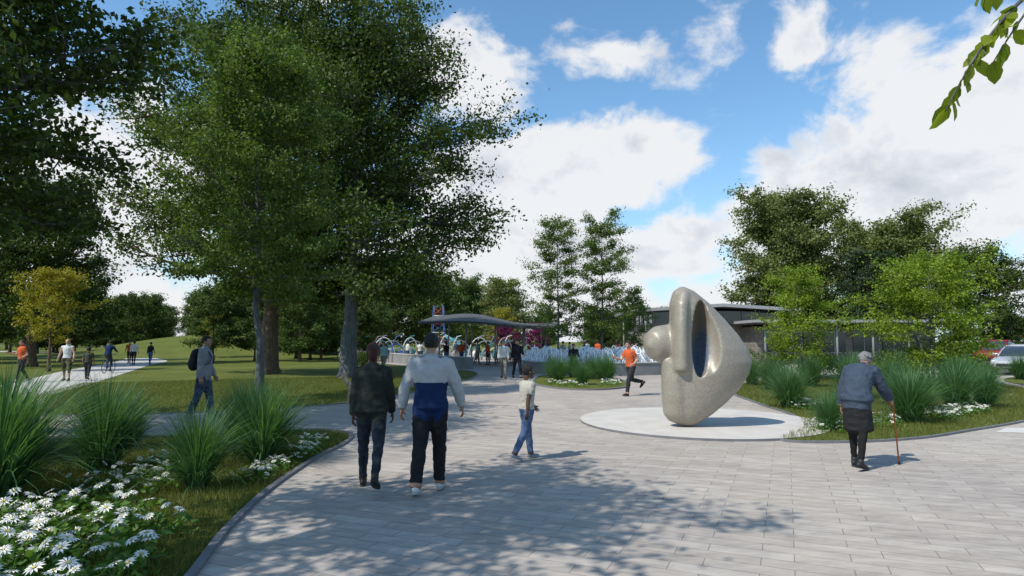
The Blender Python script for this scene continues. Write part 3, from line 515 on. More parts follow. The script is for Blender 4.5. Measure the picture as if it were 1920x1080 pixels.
def car(name,loc,rot,paint,pickup=False):
    e=empty(name,loc,R_(rot)); g=Geo()
    if pickup:
        body=[(-2.6,.85,.45,1.05),(-2.5,.93,.35,1.1),(-1.2,.95,.3,1.12),(.6,.95,.3,1.1),(1.3,.94,.3,1.12),(2.3,.9,.35,1.08),(2.6,.8,.42,.95)]
        cab=[(-.75,.8,1.0,1.15),(-.6,.78,1.0,1.7),(0,.76,1.0,1.82),(.6,.76,1.0,1.78),(1.25,.8,1.0,1.15)]
    else:
        body=[(-2.1,.75,.5,.95),(-2.0,.88,.3,1.05),(-1.2,.92,.25,1.02),(.3,.92,.25,.98),(1.2,.9,.25,.95),(1.9,.82,.3,.8),(2.1,.7,.4,.68)]
        cab=[(-2.0,.7,.9,1.1),(-1.75,.72,.9,1.42),(-.9,.72,.9,1.55),(.1,.71,.9,1.5),(.6,.74,.9,1.3),(1.15,.78,.85,1.0)]
    V,F=loft(body,20,5); g.add(V,F,paint); g.obj('body',parent=e)
    g=Geo(); V,F=loft(cab,16,4); g.add(V,F,GLS); g.obj('windows',parent=e)
    g=Geo(); zt=max(c[3] for c in cab)
    rf=[(c[0],c[1]*.88,c[3]-.05,c[3]+.025) for c in cab if c[3]>1.38]; V,F=loft(rf,14,4); g.add(V,F,paint)
    for sy in(-1,1):
        for i in range(len(cab)-1):
            a,b=cab[i],cab[i+1]
            V,F=tube([(a[0],sy*a[1]*.86,a[3]-.02),(b[0],sy*b[1]*.86,b[3]-.02)],[.035]*2,6,side=(0,0,1)); g.add(V,F,paint)
        xm=(cab[1][0]+cab[-1][0])/2; V,F=tube([(xm,sy*.8,1.0),(xm,sy*.68,zt-.05)],[.035]*2,6); g.add(V,F,paint)
        V,F=ell((cab[-1][0]-.25,sy*1.0,1.05),(.07,.12,.08),10,7); g.add(V,F,paint)
    g.obj('roof_and_pillars',parent=e)
    g=Geo(); xr=1.4 if not pickup else 1.65
    for sx_ in(-1,1):
        for sy in(-1,1):
            V,F=tube([(sx_*xr,sy*.72,.33),(sx_*xr,sy*.93,.33)],[.33]*2,24,side=(1,0,0)); g.add(V,F,TYRE,False)
            V,F=tube([(sx_*xr,sy*.9,.33),(sx_*xr,sy*.945,.33)],[.2]*2,12,side=(1,0,0)); g.add(V,F,CHR,False)
    g.obj('wheels',parent=e); g=Geo()
    for sy in(-1,1):
        V,F=ell((body[0][0]+.1,sy*.72,.85),(.09,.13,.1),10,7); g.add(V,F,LMP)
        V,F=ell((body[-1][0]-.14,sy*.62,.68),(.1,.15,.08),10,7); g.add(V,F,HLP)
    V,F=box((body[-1][0]-.02,0,.5),(.06,1.0,.14)); g.add(V,F,TYRE,False); V,F=box((body[0][0]-.0,0,.72),(.05,.5,.13)); g.add(V,F,WHT,False)
    g.obj('lamps_and_trim',parent=e)
CP1=plain('car_paint_silver',(.45,.46,.48),.25,.3,var=.02,spec=.6); CP2=plain('car_paint_red',(.22,.015,.018),.25,var=.02,spec=.6); CP3=plain('car_paint_black',(.02,.02,.022),.2,var=.02,spec=.6)
car('parked_car',(27.4,33.2,.014),215,CP1); car('parked_pickup_truck',(36.0,45.5,.014),215,CP2,True); car('parked_car',(41,49,.014),200,CP3)
# ---------------------------------------------------------------- people
def cloth(name,col,var=.2,scale=14,bump=.55): return plain(name,col,.85,var=var,scale=scale,bump=bump,bscale=9,spec=.15)
def skinm(name,col): return plain(name,col,.5,var=.06,scale=6,spec=.35)
SK1=skinm('skin_light',(.45,.26,.18)); SK2=skinm('skin_brown',(.2,.1,.06)); SK3=skinm('skin_dark',(.085,.045,.028)); SK4=skinm('skin_tan',(.33,.18,.115))
HB=plain('hair_black',(.012,.011,.01),.5,bump=.8,bscale=120); HR=plain('hair_auburn',(.05,.016,.011),.5,bump=.8,bscale=120); HG=plain('hair_grey',(.2,.2,.205),.7,bump=1,bscale=90); HBR=plain('hair_brown',(.05,.03,.018),.6,bump=.8,bscale=120)
EYE=plain('eye_white',(.7,.7,.68),.2); IRIS=plain('iris',(.02,.012,.008),.1); LIP=plain('lip',(.25,.09,.08),.4)
SHB=plain('shoe_black',(.02,.02,.022),.5); SHG=plain('shoe_grey',(.2,.22,.26),.6); SHW=plain('shoe_white',(.5,.5,.5),.6); SOLE=plain('shoe_sole',(.35,.35,.35),.8)
def rotm(ax,a):
    c,s=math.cos(a),math.sin(a)
    return np.array({'x':[[1,0,0],[0,c,-s],[0,s,c]],'z':[[c,-s,0],[s,c,0],[0,0,1]],'y':[[c,0,s],[0,1,0],[-s,0,c]]}[ax])
def person(name,loc,heading,H,top,bot,skin,hair,shoe=SHB,sleeve=.97,hem=.97,legs=((18,8,2),(-16,14,2)),arms=((-15,8,12),(15,8,12)),lean=2,hunch=0,head=(0,0),female=False,hood=False,hairtype='short',skirt=False,detail=1,fit=0,pantfit=0,band=None,stripe=None,seat=None,grip=(False,False),belt=.96,neck=1.49,extra=None,stock=None,kid=False,backpack=None):
    D=np.radians; UP=np.array([0,0,1.])
    lean_=math.radians(lean); hn=math.radians(hunch); pel=np.array([0,0,.93])
    def spine(z):
        if z<=.93: return pel+UP*(z-.93), 0
        p=pel.copy(); zz=.93
        while zz<z-1e-6:
            d=min(.02,z-zz); a=lean_*min(1,(zz-.9)/.12)+hn*np.clip((zz-1.08)/.3,0,1); p=p+np.array([0,math.sin(a),math.cos(a)])*d; zz+=d
        return p,a
    wsh=.185 if not female else .162
    parts=[];segs=[]
    zs=[.83,.88,.93,1.0,1.08,1.18,1.28,1.36,1.42,1.46,1.49,1.56]
    rx=[.12,.16,.17,.162,.148,.155,.172,.178,.15,.095,.063,.057]; ry=[.09,.115,.122,.115,.108,.115,.124,.115,.095,.078,.062,.058]
    if female: rx=[.13,.17,.178,.165,.138,.14,.155,.156,.13,.085,.055,.05]
    f=[0 if z<.9 else (fit if z<1.44 else 0) for z in zs]
    pts=[spine(z)[0] for z in zs]; rad=[(a+b,c+b) for a,c,b in zip(rx,ry,f)]
    parts.append(tube(pts,rad,16,side=(1,0,0)))
    for i in range(len(zs)-1): segs.append((pts[i],pts[i+1],(rad[i][0]*.5+rad[i][1]*.5),'torso',zs[i],zs[i+1],0))
    if hood:
        p,a=spine(1.45); parts.append(ell(p+np.array([0,-.075,.0]),(.115,.065,.07))); parts.append(ell(p+np.array([0,0,.015]),(.1,.09,.045))); segs.append((p+np.array([-.05,-.08,0]),p+np.array([.05,-.08,0]),.07,'torso',1.4,1.4,0))
    ends=[]
    for si,(sd,(sw,ab,el)) in enumerate(zip((-1,1),arms)):
        sh,a=spine(1.405); sh=sh+np.array([sd*wsh,0,0]); s,b,e=D(sw),D(ab),D(el)
        d1=nrm(np.array([sd*math.sin(b),math.sin(s)*math.cos(b),-math.cos(s)*math.cos(b)])); d2=nrm(np.array([sd*math.sin(b)*.45,math.sin(s+e),-math.cos(s+e)]))
        el_=sh+d1*.285; wr=el_+d2*.245; k=fit*.7
        ins=sh+np.array([-sd*.07,0,.015])
        q=.9 if female else 1
        bare=sleeve<.6
        parts.append(tube([ins,sh,sh+d1*.1,sh+d1*.2,el_,el_+d2*.08,el_+d2*.17,wr],[.06*q+k,.066*q+k,.056*q+k,(.05*q+k if sleeve>.35 else .045),(.043*q+(0 if bare else k)),(.043*q+(0 if bare else k)),(.036*q+(0 if bare else k)),.028+(0 if bare else k*.8)],12,side=(0,1,.01)))
        segs.append((sh,el_,.052+k,'arm',0,.5,sd)); segs.append((el_,wr,.04+k*.7,'arm',.5,1,sd)); ends.append((sd,wr,d2))
    feet=[]
    for sd,(sw,kn,ab) in zip((-1,1),legs):
        hp=pel+np.array([sd*.088,0,-.02]); s,k_,b=D(sw),D(kn),D(ab)
        d1=nrm(np.array([sd*math.sin(b),math.sin(s),-math.cos(s)])); d2=nrm(np.array([sd*math.sin(b)*.6,math.sin(s-k_),-math.cos(s-k_)]))
        kne=hp+d1*.42; an=kne+d2*.42; pf=pantfit; ph=pf if hem>.9 else 0
        if skirt: ph=pf=0
        parts.append(tube([hp+UP*.04,hp+d1*.12,hp+d1*.27,kne,kne+d2*.1,kne+d2*.22,kne+d2*.34,an+d2*(.015 if hem>.9 else 0)],[.093+pf,.09+pf,.077+pf,.058+pf,.058+ph,.052+ph*1.1,.042+ph*1.35,.040+ph*1.5],14,side=(1,0,0)))
        segs.append((hp,kne,.08+pf,'leg',0,.5,sd)); segs.append((kne,an,.052+ph,'leg',.5,1,sd))
        feet.append((sd,an,s-k_))
    if skirt:
        parts.append(tube([spine(1.0)[0],pel,pel-UP*.2+np.array([0,.01,0]),pel-UP*.42+np.array([0,.015,0])],[(.17,.125),(.185,.15),(.19,.165),(.2,.17)],18,side=(1,0,0))); segs.append((pel,pel-UP*.42,.17,'skirt',0,1,0))
    near=detail>=1
    V,F,NN=remesh(parts,.0135 if detail>=2 else (.018 if near else .03),3 if near else 2,.5)
    if near:
        for i in range(len(V)):
            v=V[i]; a_=mnoise.noise(Vector((v[0]*9,v[1]*9,v[2]*16)))*.6+mnoise.noise(Vector((v[0]*22,v[1]*22,v[2]*30+5)))*.4
            V[i]=v+NN[i]*a_*(.014 if fit or pantfit else .006)*(v[2]<1.44)
    g=Geo(); allF=[]
    for Fa in F:
        C=V[Fa].mean(1); best=np.full(len(C),9e9); lab=np.zeros(len(C),int); tt=np.zeros(len(C)); lat=np.zeros(len(C))
        for si,(p,q,r,l,t0,t1,sd) in enumerate(segs):
            d=q-p; t=np.clip(((C-p)@d)/(d@d),0,1); pr=p+d*t[:,None]; ds=np.linalg.norm(C-pr,axis=1)/r; k=ds<best
            best[k]=ds[k]; lab[k]=si; tt[k]=t0+(t1-t0)*t[k]; lat[k]=((C-pr)[:,0]*(sd or 1)/np.maximum(np.linalg.norm((C-pr),axis=1),1e-5))[k]
        mi=np.zeros(len(C),int); T_,B_,S_=g.mi(top),g.mi(bot),g.mi(skin)
        bm=g.mi(band[2]) if band else 0; sm_=g.mi(stripe) if stripe else 0; st=g.mi(stock) if stock else S_
        for i in range(len(C)):
            l=segs[lab[i]][3]; t=tt[i]
            if l=='torso':
                mi[i]=B_ if t<belt else (S_ if t>neck else T_)
                if band and band[0]<t<band[1]: mi[i]=bm
            elif l=='arm': mi[i]=T_ if t<sleeve else S_
            elif l=='skirt': mi[i]=B_
            else:
                mi[i]=B_ if t<hem else st
                if band and C[i,2]>.9: mi[i]=bm
                if skirt: mi[i]=B_ if C[i,2]>.52 and abs(C[i,2]-.7)<.3 else st
                if stripe and t>.16 and lat[i]>.965: mi[i]=sm_
        allF.append((Fa,mi))
    g.add(V,[allF[0][0]],allF[0][1])
    for Fa,mi in allF[1:]:
        g.L.append(Fa.ravel()); g.S.append(np.full(len(Fa),Fa.shape[1])); g.M.append(mi); g.sm.append(np.full(len(Fa),True))
    footz=9
    for sd,an,ang in feet:
        pit=ang*.55 if ang<0 else ang*.5
        if seat is not None: pit=0
        Rm=rotm('x',pit); R2=rotm('z',-sd*D(7))
        def fp(v): return an+R2@Rm@np.array(v)
        P=[fp((0,-.065,-.045)),fp((0,-.03,-.04)),fp((0,.03,-.042)),fp((0,.1,-.055)),fp((0,.16,-.062)),fp((0,.185,-.064))]
        V2,F2=tube(P,[(.03,.028),(.038,.045),(.04,.045),(.046,.034),(.04,.024),(.024,.016)],12,side=(1,0,0)); g.add(V2,F2,shoe)
        V2,F2=tube([fp((0,0,.03)),fp((0,0,-.03))],[.043,.045],10); g.add(V2,F2,shoe if hem>.9 or stock is None else stock)
        P2=[fp((0,-.075,-.078)),fp((0,.03,-.078)),fp((0,.11,-.08)),fp((0,.19,-.08))]; V2,F2=tube(P2,[(.032,.01),(.038,.01),(.047,.01),(.026,.01)],10,side=(1,0,0)); g.add(V2,F2,SOLE if shoe is not SHB else SHB)
        footz=min(footz,min(p[2] for p in P2)-.01)
    for (sd,wr,d),gr in zip(ends,grip):
        w=np.array([0,1.,.25]) if d[2]<-.6 else np.array([0,.3,1.]); w=nrm(w-d*(w@d)); nrml=nrm(np.cross(w,d)); 
        if nrml[0]*sd>0: nrml=-nrml
        V2,F2=tube([wr-d*.02,wr+d*.02,wr+d*.06,wr+d*.092],[(.024,.02),(.034,.018),(.04,.016),(.037,.012)],10,side=w); g.add(V2,F2,skin)
        if detail>=1:
            cur=(18,42,62) if not gr else (60,125,185)
            for k,(o,ln) in enumerate(zip((.029,.010,-.010,-.028),(.066,.075,.070,.055))):
                p=wr+d*.085+w*o; P=[p-d*.012,p]
                for c,fr in zip(cur,(.42,.32,.26)):
                    a=math.radians(c*(1+.06*k)); P.append(P[-1]+(d*math.cos(a)+nrml*math.sin(a)+w*(o*.8))*ln*fr)
                V2,F2=tube(P,[.0085,.0088,.0082,.0074,.0058],7,side=w); g.add(V2,F2,skin)
            td=nrm(d*.75+w*.55+nrml*(.35 if not gr else .9)); p=wr+d*.028+w*.026; V2,F2=tube([p,p+td*.03,p+td*.052+nrml*.004,p+nrm(td+nrml*.4+d*.2)*.072],[.0125,.0115,.0095,.007],7,side=nrml); g.add(V2,F2,skin)
        else:
            for o in (.027,.009,-.009,-.026):
                p=wr+d*.085+w*o; V2,F2=tube([p,p+d*.035+nrml*.01,p+d*.055+nrml*.03],[.009,.008,.006],5,side=w); g.add(V2,F2,skin)
            p=wr+d*.03+w*.025; V2,F2=tube([p,p+(d+w*.8)*.035,p+(d+w*.5)*.06],[.011,.010,.007],5,side=nrml); g.add(V2,F2,skin)
    hp,a=spine(1.6); ha=-(a*.5)-math.radians(head[1]); HM=rotm('z',math.radians(head[0]))@rotm('x',ha)
    hs=1.0 if not kid else 1.22
    hc=hp+HM@np.array([0,.012,.03])*hs; 
    def tr(VF): return ((VF[0]*hs)@HM.T+hc,VF[1])
    hparts=[ell((0,-.012,.03),(.074,.094,.088),18,14),ell((0,.022,-.04),(.054,.066,.068),14,10),ell((0,.062,-.088),(.022,.022,.018)),ell((0,.07,.028),(.05,.022,.013)),tube([(0,.086,.018),(0,.098,-.004),(0,.11,-.022)],[.009,.012,.016],8,side=(1,0,0)),
            ell((0,.08,-.055),(.026,.016,.016)),ell((-.077,-.008,-.004),(.011,.02,.03)),ell((.077,-.008,-.004),(.011,.02,.03)),ell((-.045,.05,-.02),(.022,.026,.022)),ell((.045,.05,-.02),(.022,.026,.022)),tube([(0,-.02,-.03),(0,-.03,-.12)],[.052,.05],12)]
    Vh,Fh,_=remesh(hparts,.0065 if detail>=1 else .014,3 if detail>=1 else 1,.5); V2,F2=tr((Vh,Fh)); g.add(V2,F2,skin)
    for sx_ in(-1,1):
        for c,r,mt in (((sx_*.029,.079,.006),(.014,.009,.0085),EYE),((sx_*.029,.0865,.006),(.006,.004,.006),IRIS)): V2,F2=tr(ell(c,r,8,6)); g.add(V2,F2,mt)
        V2,F2=tr(tube([(sx_*.012,.091,.026),(sx_*.03,.092,.03),(sx_*.048,.08,.024)],[.004,.0045,.003],5,side=(0,0,1))); g.add(V2,F2,hair)
    V2,F2=tr(ell((0,.0945,-.055),(.021,.006,.0065),10,6)); g.add(V2,F2,LIP)
    if hair is not skin:
        th=.006 if hairtype=='buzz' else .014
        Vc,Fc=ell((0,-.016,.036),(.074+th,.092+th,.088+th),28,20)
        rgh=.004 if hairtype!='curly' else .012
        for i in range(len(Vc)):
            nz_=mnoise.noise(Vector(Vc[i]*(45 if hairtype=='curly' else 28))); Vc[i]+=nrm(Vc[i])*nz_*rgh*1.6
        low=-.035 if hairtype in('short','buzz') else -.07
        def keep(Fx):
            c=Vc[Fx].mean(1); front=c[:,1]>.028; ok=np.where(front,c[:,2]>.062,np.where(c[:,1]>-.02,c[:,2]>.005,c[:,2]>low)); return Fx[ok]
        V2,F2=tr((Vc,[keep(x) for x in Fc])); g.add(V2,F2,hair)
        if hairtype=='bun':
            V2,F2=tr(ell((0,-.09,.0),(.06,.035,.075))); g.add(V2,F2,hair); V2,F2=tr(ell((0,-.06,-.06),(.055,.035,.05))); g.add(V2,F2,hair)
        if hairtype=='curly':
            for k in range(60):
                v=nrm(RNG.normal(0,1,3)); v[2]=abs(v[2])*.9-.25; 
                if v[1]>.35 and v[2]<.5: continue
                V2,F2=tr(ell(np.array([0,-.018,.036])+v*[.086,.1,.095],(.02,.02,.02),7,5)); g.add(V2,F2,hair)
    if backpack:
        p,a=spine(1.25); bparts=[ell(p+np.array([0,-.2,.0]),(.15,.1,.23)),ell(p+np.array([0,-.22,-.1]),(.14,.11,.14)),ell(p+np.array([0,-.16,.16]),(.11,.07,.08)),ell(p+np.array([0,-.29,-.08]),(.1,.04,.1))]
        V2,F2,_=remesh(bparts,.02,4); g.add(V2,F2,backpack)
        for sx_ in(-1,1): V2,F2=tube([p+np.array([sx_*.1,-.12,.15]),p+np.array([sx_*.11,-.02,.225]),p+np.array([sx_*.12,.1,.17]),p+np.array([sx_*.12,.14+fit,.05]),p+np.array([sx_*.15,.1+fit,-.08]),p+np.array([sx_*.17,-.08,-.12])],[(.022,.008)]*6,8,side=(1,0,0)); g.add(V2,F2,backpack)
    if extra: extra(g,dict(ends=ends,spine=spine,footz=footz))
    dz=-footz if seat is None else seat-(.93-.1)
    s=H/1.75
    o=g.obj(name,(loc[0],loc[1],(loc[2] if len(loc)>2 else .008)),rot=math.radians(heading))
    vs=np.zeros(len(o.data.vertices)*3); o.data.vertices.foreach_get('co',vs); vs=vs.reshape(-1,3); vs[:,2]+=dz; vs*=s; o.data.vertices.foreach_set('co',vs.ravel()); o.data.update(); return o
DKH=cloth('hoodie_charcoal',(.024,.028,.024)); JEAN_D=cloth('jeans_dark',(.022,.028,.038),.35); LGH=cloth('hoodie_light_grey',(.36,.36,.37),.06); NAVY=cloth('navy_panel',(.010,.022,.075),.1); BLKP=cloth('track_pants_black',(.016,.016,.018)); STRP=cloth('stripe_white',(.6,.6,.6),.03)
BEI=cloth('tee_beige',(.38,.36,.31),.06); JEAN=cloth('jeans_blue',(.07,.11,.2),.3); CARD=cloth('cardigan_slate',(.045,.062,.09),.12); SKB=cloth('skirt_black',(.018,.018,.02)); STOCK=cloth('stockings_black',(.012,.012,.013),.1)
GRH=cloth('hoodie_grey',(.20,.20,.21),.1); JEANW=cloth('jeans_washed',(.05,.065,.10),.6,10); ORT=cloth('tee_orange',(.5,.10,.035),.08); DGP=cloth('trousers_dark',(.03,.03,.033)); WHS=cloth('shirt_white',(.55,.55,.53),.04); KHA=cloth('trousers_khaki',(.2,.19,.165)); BKS=cloth('shirt_black',(.02,.02,.024)); TLS=cloth('shirt_teal',(.25,.42,.42)); CAMO=cloth('camouflage_trousers',(.09,.085,.05),.85,7); OLV=cloth('tee_olive',(.06,.07,.05)); PACK=cloth('backpack_black',(.02,.021,.025))
person('woman_walking',(-1.68,7.45),3,1.71,DKH,JEAN_D,SK3,HR,SHB,female=True,hood=True,fit=.034,pantfit=.006,hairtype='bun',legs=((13,2,3),(-20,24,3)),arms=((-8,9,14),(8,10,10)),detail=2,belt=.9,head=(8,0))
person('man_walking',(-.95,7.25),-2,1.81,LGH,BLKP,SK4,HB,SHW,hood=True,fit=.034,pantfit=.02,legs=((-12,10,2),(14,8,0)),arms=((-6,22,18),(10,22,14)),detail=2,belt=.9,band=(.88,1.20,NAVY),stripe=STRP)
person('boy_walking',(.22,9.25),-62,1.36,BEI,JEAN,SK3,HB,SHG,sleeve=.33,fit=.018,pantfit=.014,legs=((12,4,2),(-16,14,2)),arms=((24,8,18),(-22,8,14)),detail=2,belt=.95,hairtype='buzz',kid=True)
def cane(g,c):
    sd,wr,d=c['ends'][1]; h=wr+d*.1+np.array([-.02,.02,0]); z=c['footz']
    P=[h+np.array([0,-.09,-.02]),h+np.array([0,-.07,.02]),h+np.array([0,0,.035]),h+np.array([0,.05,.0]),np.array([h[0]+.02,h[1]+.1,z+.02])]
    V,F=tube(P,[.012,.014,.014,.012,.011],8,side=(1,0,0)); g.add(V,F,plain('cane_wood',(.35,.1,.03),.4))
    V,F=tube([P[-1]+np.array([0,0,.03]),P[-1]-np.array([0,0,.015])],[.017,.019],8); g.add(V,F,TYRE)
person('elderly_woman_walking',(4.80,8.65),-50,1.70,CARD,SKB,SK4,HG,SHB,female=True,fit=.055,skirt=True,stock=STOCK,legs=((9,6,1),(-10,10,1)),arms=((-8,18,14),(26,14,22)),lean=18,hunch=32,head=(0,14),hairtype='curly',detail=2,belt=.88,grip=(False,True),extra=cane)
person('jogger',(3.85,20.0),118,1.78,ORT,DGP,SK1,HBR,SHB,sleeve=.3,fit=.02,pantfit=.014,legs=((26,16,2),(-18,62,2)),arms=((-28,14,85),(25,12,80)),lean=8,detail=1)
person('man_with_backpack',(-6.85,13.75),-78,1.84,GRH,JEANW,SK4,HB,SHG,hood=True,fit=.028,pantfit=.02,legs=((13,6,2),(-11,10,2)),arms=((8,7,16),(-8,7,14)),detail=1,belt=.91,head=(-10,0),backpack=PACK)
person('man_standing',(-.4,29.2),175,1.8,WHS,KHA,SK1,HG,SHB,fit=.02,pantfit=.015,arms=((5,8,25),(-5,8,20)))
person('man_walking',(.25,29.4),195,1.82,BKS,DGP,SK1,HBR,SHB,fit=.02,pantfit=.015,sleeve=.95,arms=((10,12,60),(-5,8,20)))
person('man_jogging',(-20.8,26.2),150,1.8,ORT,DGP,SK1,HBR,SHG,sleeve=.3,fit=.02,pantfit=.01,arms=((-20,14,80),(20,14,85)),legs=((18,10,2),(-12,18,2)))
person('man_in_tank_top',(-19.6,27.2),190,1.82,WHS,CAMO,SK1,SK1,SHB,sleeve=.02,hem=.72,fit=.01,pantfit=.03,arms=((5,20,25),(-5,20,25)),legs=((8,4,5),(-8,4,5)))
person('boy_standing',(-19.5,28.4),20,1.45,OLV,DGP,SK2,HB,SHB,sleeve=.35,fit=.02,pantfit=.01,kid=True)
person('woman_in_teal_shirt',(-7.2,34.6),170,1.72,TLS,KHA,SK1,HR,SHB,female=True,fit=.01,hairtype='bun')
person('man_walking',(-28.2,46),20,1.78,WHS,DGP,SK2,HB,detail=0); person('woman_walking',(-27.2,46.4),10,1.68,BKS,JEAN,SK1,HBR,detail=0,female=True); person('man_walking',(-30.4,49),200,1.78,ORT,DGP,SK1,HB,detail=0)
person('man_seated',(3.2,32.2,.0),180,1.78,BKS,DGP,SK1,HBR,seat=.69,legs=((82,82,8),(82,86,8)),arms=((25,10,50),(25,10,50)),fit=.02,detail=1,lean=12)
SRED=cloth('shirt_red',(.4,.04,.04))
def shirt(i): return [ORT,WHS,BKS,TLS,NAVY,OLV,CARD,SRED][i%8]
rp_=random.Random(9)
spots=[(-1.8,46,1),(-3.9,47.5,1),(1.4,47,1),(-.6,49,.6),(5.6,46,1),(6.6,47.5,1),(7.4,46.6,.65),(8.2,48,1),(4.6,49,1),(9.3,47,1),(-10.2,50.5,.7),(-8.8,52,1),(-6.7,53,.65),(-12.2,55,1),(-5,55,1),(10.2,50,1),(-13.6,58,.7),(2.7,52,1),(-3,53,.7),(6.1,52,.7),(.4,44.6,1),
 (-4.8,45,1),(-2.7,48,1),(.2,52,1),(3.8,46,1),(7.6,44,1),(8.6,43.4,1),(-7.6,51,1),(-11.2,53,1),(-9.4,56,.7),(5.2,44,1)]
for i,(x,y,s) in enumerate(spots):
    sw=rp_.uniform(-18,18)
    person('visitor' if s>=1 else 'child_playing',(x,y),rp_.uniform(0,360),1.75*s*rp_.uniform(.95,1.04),shirt(rp_.randrange(8)),[DGP,JEAN,KHA,JEANW][i%4],[SK1,SK2,SK4,SK3][i%4],[HB,HBR,HR,HB][i%4],sleeve=rp_.choice([.33,.95]),legs=((sw,6,3),(-sw,8,3)),arms=((-sw,10,rp_.uniform(5,60)),(sw,10,rp_.uniform(5,60))),fit=.02,pantfit=.012,detail=0,female=i%2==0)
def bicycle(loc,rot):
    e=empty('bicycle',loc,R_(rot)); g=Geo(); a_=np.arange(28)/28*2*math.pi
    for cy in(-.52,.52):
        V,F=tube(np.stack([0*a_,cy+.33*np.cos(a_),.35+.33*np.sin(a_)],-1),[.018]*28,6,side=(1,0,0),closed=True); g.add(V,F,TYRE)
        for k in range(10):
            t=k/10*6.283; V,F=tube([(0,cy,.35),(0,cy+.32*math.cos(t),.35+.32*math.sin(t))],[.003]*2,4); g.add(V,F,CHR)
    g.obj('wheels',parent=e); g=Geo()
    for a,b in (((0,-.52,.35),(0,-.05,.32)),((0,-.05,.32),(0,-.18,.85)),((0,-.52,.35),(0,-.16,.78)),((0,-.16,.78),(0,.36,.82)),((0,-.05,.32),(0,.38,.72)),((0,.34,.98),(0,.52,.35)),((-.25,.3,1.02),(.25,.3,1.02)),((-.12,-.05,.2),(.12,-.05,.42))):
        V,F=tube([a,b],[.017]*2,7,side=(0,0,1) if a[0]!=b[0] else (1,0,0)); g.add(V,F,BLU)
    V,F=ell((0,-.2,.9),(.07,.13,.035)); g.add(V,F,SHB); g.obj('frame',parent=e)
bicycle((-22.2,34,.012),12)
person('cyclist',(-22.16,33.82,.0),12,1.78,NAVY,DGP,SK4,HB,seat=.88,legs=((62,70,4),(28,52,4)),arms=((52,6,12),(52,6,12)),lean=22,fit=.015,detail=1)
def dog(loc,rot):
    col=plain('dog_fur_tan',(.42,.3,.18),.9,var=.25,scale=9,bump=.8,bscale=80); dk=plain('dog_nose',(.02,.015,.012),.4)
    P=[tube([(0,-.33,.47),(0,-.15,.49),(0,.05,.47),(0,.22,.45),(0,.32,.5)],[(.085,.09),(.09,.1),(.1,.12),(.11,.15),(.08,.1)],12,side=(1,0,0)),
       tube([(0,.28,.52),(0,.38,.64),(0,.44,.72)],[.085,.07,.065],10,side=(1,0,0)),ell((0,.47,.74),(.065,.085,.065)),tube([(0,.5,.73),(0,.58,.71),(0,.63,.7)],[.045,.036,.028],8,side=(1,0,0)),
       tube([(0,-.36,.5),(0,-.5,.56),(0,-.6,.68)],[.03,.024,.014],7,side=(1,0,0))]
    for sx_,dy in((-1,.03),(1,-.05)):
        P.append(tube([(sx_*.07,.25,.45),(sx_*.075,.22+dy,.3),(sx_*.07,.26+dy,.17),(sx_*.07,.25+dy,.04),(sx_*.07,.3+dy,.02)],[.055,.036,.027,.022,.024],8,side=(1,0,0)))
        P.append(tube([(sx_*.065,-.28,.46),(sx_*.08,-.2-dy,.32),(sx_*.075,-.38-dy,.2),(sx_*.07,-.35-dy,.04),(sx_*.07,-.3-dy,.02)],[.075,.055,.028,.022,.024],8,side=(1,0,0)))
    V,F,_=remesh(P,.013,3); g=Geo(); g.add(V,F,col)
    for sx_ in(-1,1):
        V,F=tube([(sx_*.045,.45,.79),(sx_*.08,.45,.77),(sx_*.085,.46,.7)],[(.03,.01),(.03,.01),(.015,.006)],8,side=(0,1,0)); g.add(V,F,col)
        V,F=ell((sx_*.035,.54,.76),(.01,.01,.01),7,5); g.add(V,F,dk)
    V,F=ell((0,.655,.705),(.016,.014,.012),8,6); g.add(V,F,dk); g.obj('dog',loc,rot=R_(rot))
dog((-4.3,17.4,.008),80)
# ---------------------------------------------------------------- sky
EL=50
w=bpy.data.worlds.new('World'); scene.world=w; w.use_nodes=True; nt=w.node_tree; N=nt.nodes; L=nt.links; bg=N['Background']
sky=N.new('ShaderNodeTexSky'); sky.sky_type='NISHITA'; sky.sun_disc=False; sky.sun_elevation=R_(EL); sky.sun_rotation=R_(233); sky.air_density=1.0; sky.dust_density=.6; sky.ozone_density=1.4
tc=N.new('ShaderNodeTexCoord'); sp=N.new('ShaderNodeSeparateXYZ'); L.new(tc.outputs['Generated'],sp.inputs[0])
def M(op,*a,clamp=False):
    n=N.new('ShaderNodeMath'); n.operation=op; n.use_clamp=clamp
    for i,v in enumerate(a):
        if isinstance(v,(int,float)): n.inputs[i].default_value=v
        else: L.new(v,n.inputs[i])
    return n.outputs[0]
az=M('ARCTAN2',sp.outputs[0],sp.outputs[1]); el=M('ARCSINE',sp.outputs[2])
def noise(scale,detail,rough,off=(0,0,0),dist=0):
    mp=N.new('ShaderNodeMapping'); L.new(tc.outputs['Generated'],mp.inputs[0]); mp.inputs['Location'].default_value=off; mp.inputs['Scale'].default_value=(1,1,1.4)
    n=N.new('ShaderNodeTexNoise'); n.inputs['Scale'].default_value=scale; n.inputs['Detail'].default_value=detail; n.inputs['Roughness'].default_value=rough; n.inputs['Distortion'].default_value=dist; L.new(mp.outputs[0],n.inputs['Vector']); return n.outputs['Fac']
